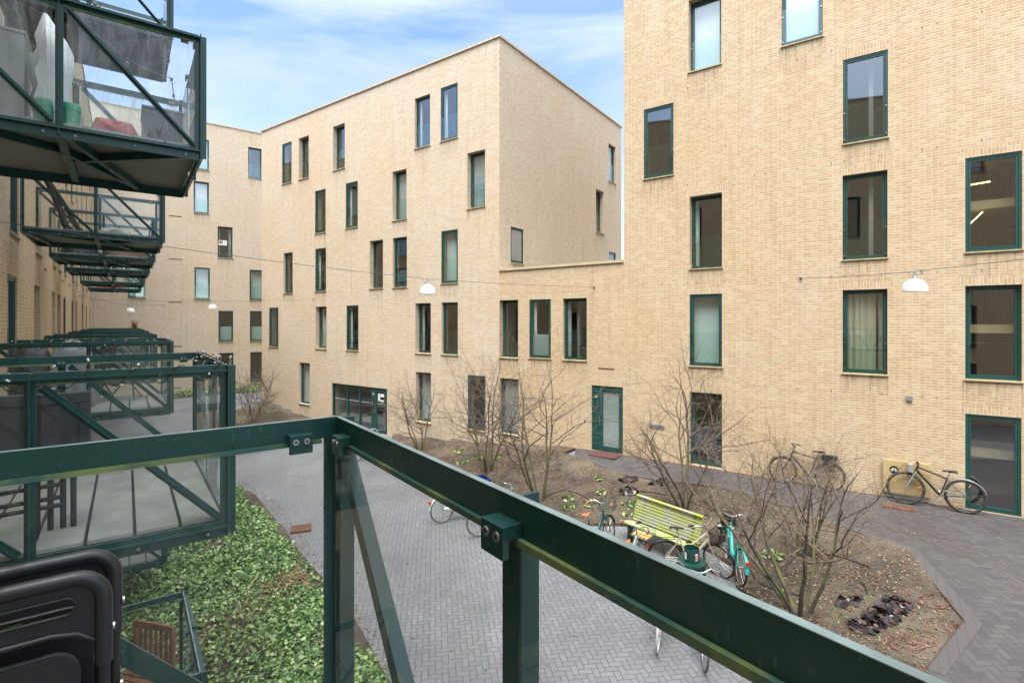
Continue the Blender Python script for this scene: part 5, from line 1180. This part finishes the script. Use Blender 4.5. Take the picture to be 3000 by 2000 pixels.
    sp_ = MB(); sp_.tube([ST - (ST - BB) * .05, S0 - Vector((0, 0, .02))], .0125, 8); sp_.build("seat_post", M_steel, r, smooth=60)
    ck = MB(); ck.tube([BB + Vector((.095 * math.cos(t), -.045, .095 * math.sin(t))) for t in [2 * math.pi * k / 20 for k in range(20)]], .006, 5, closed=True)
    ck.tube([BB + Vector((0, -.06, 0)), BB + Vector((.11, -.07, -.13))], .009, 6); ck.tube([BB + Vector((0, .06, 0)), BB + Vector((-.11, .07, .13))], .009, 6)
    ck.box(BB.x + .07, BB.x + .16, -.165, -.075, BB.z - .145, BB.z - .12); ck.box(BB.x - .16, BB.x - .07, .075, .165, BB.z + .12, BB.z + .145)
    if guard is None: ck.tube([BB + Vector((0, -.045, .092)), RA + Vector((0, -.045, .04))], .004, 4); ck.tube([BB + Vector((0, -.045, -.092)), RA + Vector((0, -.045, -.04))], .004, 4)
    ck.build("crankset", M_galv, r, smooth=50)
    if guard is not None: gd_ = MB(); gd_.tube([BB + Vector((.1, -.05, .02)), BB + Vector((0, -.05, .04)), RA + Vector((0, -.05, .02))], [.05, .055, .03], 8); gd_.build("chain_guard", guard, r, smooth=60)
    if rack:
        m = MB(); z = rad * 2 + .05
        for s in (-.06, .06): m.tube([(-.28, s, z), (-.74, s, z)], .0065, 6); m.tube([(-.62, s, z), RA + Vector((0, s * 1.1, 0))], .005, 5)
        for px in (-.34, -.5, -.66, -.74): m.tube([(px, -.06, z), (px, .06, z)], .005, 5)
        m.build("rack", M_black, r, smooth=60)
    if light: m = MB(); m.box(-.92, -.87, -.04, .04, rad + .20, rad + .26); m.build("tail_light", paint("red_lens", (.62, .02, .015)), r, bevel=.006)
    if kick: m = MB(); m.tube([BB + Vector((-.12, .04, -.02)), Vector((BB.x - .20, .16, .0))], .008, 6); m.build("kickstand", M_galv, r)
    if basket == 'wire':
        m = MB(); x0, x1, y0, y1, z0, z1 = .46, .74, -.18, .18, .80, 1.03
        for k in range(5):
            z = z0 + (z1 - z0) * k / 4; e = .02 * (1 - k / 4); rr_ = .007 if k == 4 else .0048; m.tube([(x0 + e, y0 + e, z), (x1 - e, y0 + e, z), (x1 - e, y1 - e, z), (x0 + e, y1 - e, z)], rr_, 4, closed=True)
        for k in range(8):
            t = k / 7; yv = y0 + (y1 - y0) * t; xv = x0 + (x1 - x0) * t
            for xx in (x0, x1): m.tube([(xx, yv, z1), (xx, yv * .9, z0)], .003, 4)
            for yy in (y0, y1): m.tube([(xv, yy, z1), (xv, yy * .9, z0)], .003, 4)
            m.tube([(x0, yv * .9, z0), (x1, yv * .9, z0)], .003, 4)
        m.xf(SR).build("basket", M_green if crate is None else M_black, r)
    if basket == 'flat':
        m = MB(); x0, x1, y0, y1, z0, z1 = .38, .78, -.22, .22, .76, .88
        for z in (z0, z1, (z0 + z1) / 2): m.tube([(x0, y0, z), (x1, y0, z), (x1, y1, z), (x0, y1, z)], .006, 5, closed=True)
        for k in range(6):
            t = k / 5; yv = y0 + (y1 - y0) * t; xv = x0 + (x1 - x0) * t
            m.tube([(x0, yv, z1), (x0, yv, z0), (x1, yv, z0), (x1, yv, z1)], .0035, 4); m.tube([(xv, y0, z1), (xv, y0, z0), (xv, y1, z0), (xv, y1, z1)], .0035, 4)
        m.tube([(.58, .1, z0), FA + Vector((0, .06, 0))], .006, 5); m.tube([(.58, -.1, z0), FA + Vector((0, -.06, 0))], .006, 5); m.xf(SR).build("carrier", M_green, r)
        m = MB()
        for k in range(5): m.box(.42, .74, -.17 + k * .07, -.17 + k * .07 + .06, z0 + .006, z0 + .022)
        m.xf(SR).build("carrier_board", paint("pine_board", (.50, .32, .12), .6), r)
    if basket == 'mesh':
        m = MB(); pts = [(.44, -.16), (.68, -.15), (.68, .15), (.44, .16)]; vs = [(px, py, 1.0) for px, py in pts] + [(.47 + (px - .47) * .8, py * .75, .76) for px, py in pts]; m.add(vs, [(0, 1, 5, 4), (1, 2, 6, 5), (2, 3, 7, 6), (3, 0, 4, 7), (4, 5, 6, 7)]); m.tube([(px, py, 1.0) for px, py in pts], .008, 5, closed=True); m.xf(SR).build("basket", [M_meshb], r)
    if basket == 'crate':
        m = MB(); b = paint("blue_crate", (.015, .05, .19), .4); x0, x1, y0, y1, z0, z1 = .46, .76, -.20, .20, .78, .98
        m.box(x0, x1, y0, y1, z0, z0 + .01); m.box(x0, x0 + .012, y0, y1, z0 + .01, z1); m.box(x1 - .012, x1, y0, y1, z0 + .01, z1); m.box(x0 + .012, x1 - .012, y0, y0 + .012, z0 + .01, z1); m.box(x0 + .012, x1 - .012, y1 - .012, y1, z0 + .01, z1); m.box(x0 - .01, x1 + .01, y0 - .01, y0, z1 - .03, z1); m.box(x0 - .01, x1 + .01, y1, y1 + .01, z1 - .03, z1); m.xf(SR).build("crate", b, r)
    return r
g = G("black_wire_mesh"); g.n.remove(g.b); v = g.xyz(g.mapv(g.obj(), (70, 70, 70))); a_ = g.M('FRACT', g.M('ADD', v[0], v[1])); b_ = g.M('FRACT', v[2]); k_ = g.M('MAXIMUM', g.M('LESS_THAN', a_, .3), g.M('LESS_THAN', b_, .3))
tr = g.n.new("ShaderNodeBsdfTransparent"); di = g.n.new("ShaderNodeBsdfDiffuse"); di.inputs[0].default_value = (.015, .015, .015, 1); mx = g.n.new("ShaderNodeMixShader"); g.l.new(k_, mx.inputs[0]); g.l.new(tr.outputs[0], mx.inputs[1]); g.l.new(di.outputs[0], mx.inputs[2]); g.l.new(mx.outputs[0], g.out.inputs[0]); M_meshb = g.m
W_ = paint("white_bike_paint", (.68, .67, .63)); TA = paint("orange_leather", (.45, .14, .045), .5); GT = paint("grey_tyre", (.12, .12, .125), .7)
bicycle("white bicycle with a blue crate on its front, mostly behind the rail", -1.34, 13.61, R(33), R(3), W_, 'step', basket='crate', fender=W_, tyre=GT, guard=W_, grips=TA)
bicycle("grey tyred bicycle right of the white crate bicycle, only wheel and grip showing", -.29, 12.68, R(25), R(3), paint("grey_bike_paint", (.30, .31, .33)), 'city', tyre=GT, rack=False)
bicycle("dark green bicycle with wire basket and orange saddle, left of the bench", 1.87, 11.50, R(46), R(-3), M_green, 'step', basket='wire', saddle=TA, grips=TA, fender=M_green, steer=R(12))
bicycle("grey green bicycle with a boarded front carrier, in front of the bench end", 2.31, 10.25, R(60), R(4), paint("grey_green_paint", (.20, .26, .22)), 'mixte', basket='flat', saddle=TA, grips=paint("maroon_grip", (.16, .04, .04)), tyre=GT, light=False, rack=False, steer=R(-8))
bicycle("champagne bicycle with red tail light leaning towards the bench", 3.66, 10.55, R(-4), R(-5), paint("champagne_paint", (.46, .40, .33)), 'mixte', basket='mesh', fender=M_black, steer=R(-50), rim=paint("tan_rim", (.35, .30, .22)))
bicycle("turquoise bicycle seen from behind, next to the champagne one", 4.47, 10.61, R(83), R(6), paint("turquoise_paint", (.025, .50, .47)), 'step', basket='mesh', fender=paint("turquoise_paint", (.025, .50, .47)))
bicycle("black bicycle under the rail, its bar in front of the litter bin", 2.98, 8.28, R(77), R(4), M_black, 'city', tyre=GT, steer=R(14), rack=False, light=False)
bicycle("white rimmed bicycle under the rail with an orange reflector", 2.50, 8.70, R(68), R(4), M_galv, 'city', rim=M_white, refl=True, tyre=paint("white_wall_tyre", (.55, .55, .54), .6), rack=False, light=False)
c = fq(-1.66, .28); hb_ = bicycle("black city bicycle with a rear case, leaning on bricks behind the largest shrub", c.x, c.y, A_FAC + R(180), R(10), M_black, 'city', bars=M_black, fender=M_black, saddle=M_black, rim=M_black, light=False, dz=.075)
MB().box(-.72, -.36, -.10, .10, .762, .90).build("rear_case", M_black, hb_, bevel=.015)
c = fq(.98, .34); mb_ = bicycle("black mountain bicycle leaning on the tan panel by the stairwell door", c.x, c.y, A_FAC + R(180), R(9), M_black, 'mtb', rad=.365, bars=M_black, refl=True, rack=False, light=False, rim=M_black, fender=M_galv, dz=.075, kick=False)
MB().box(.40, .50, -.09, .09, .74, .95).build("handlebar_bag", M_galv, mb_, bevel=.015)
bicycle("bicycle by the framed glass entrance, only its handlebar above the rail", -5.3, 19.35, R(35), R(3), M_black, 'city', bars=M_galv, steer=R(20))
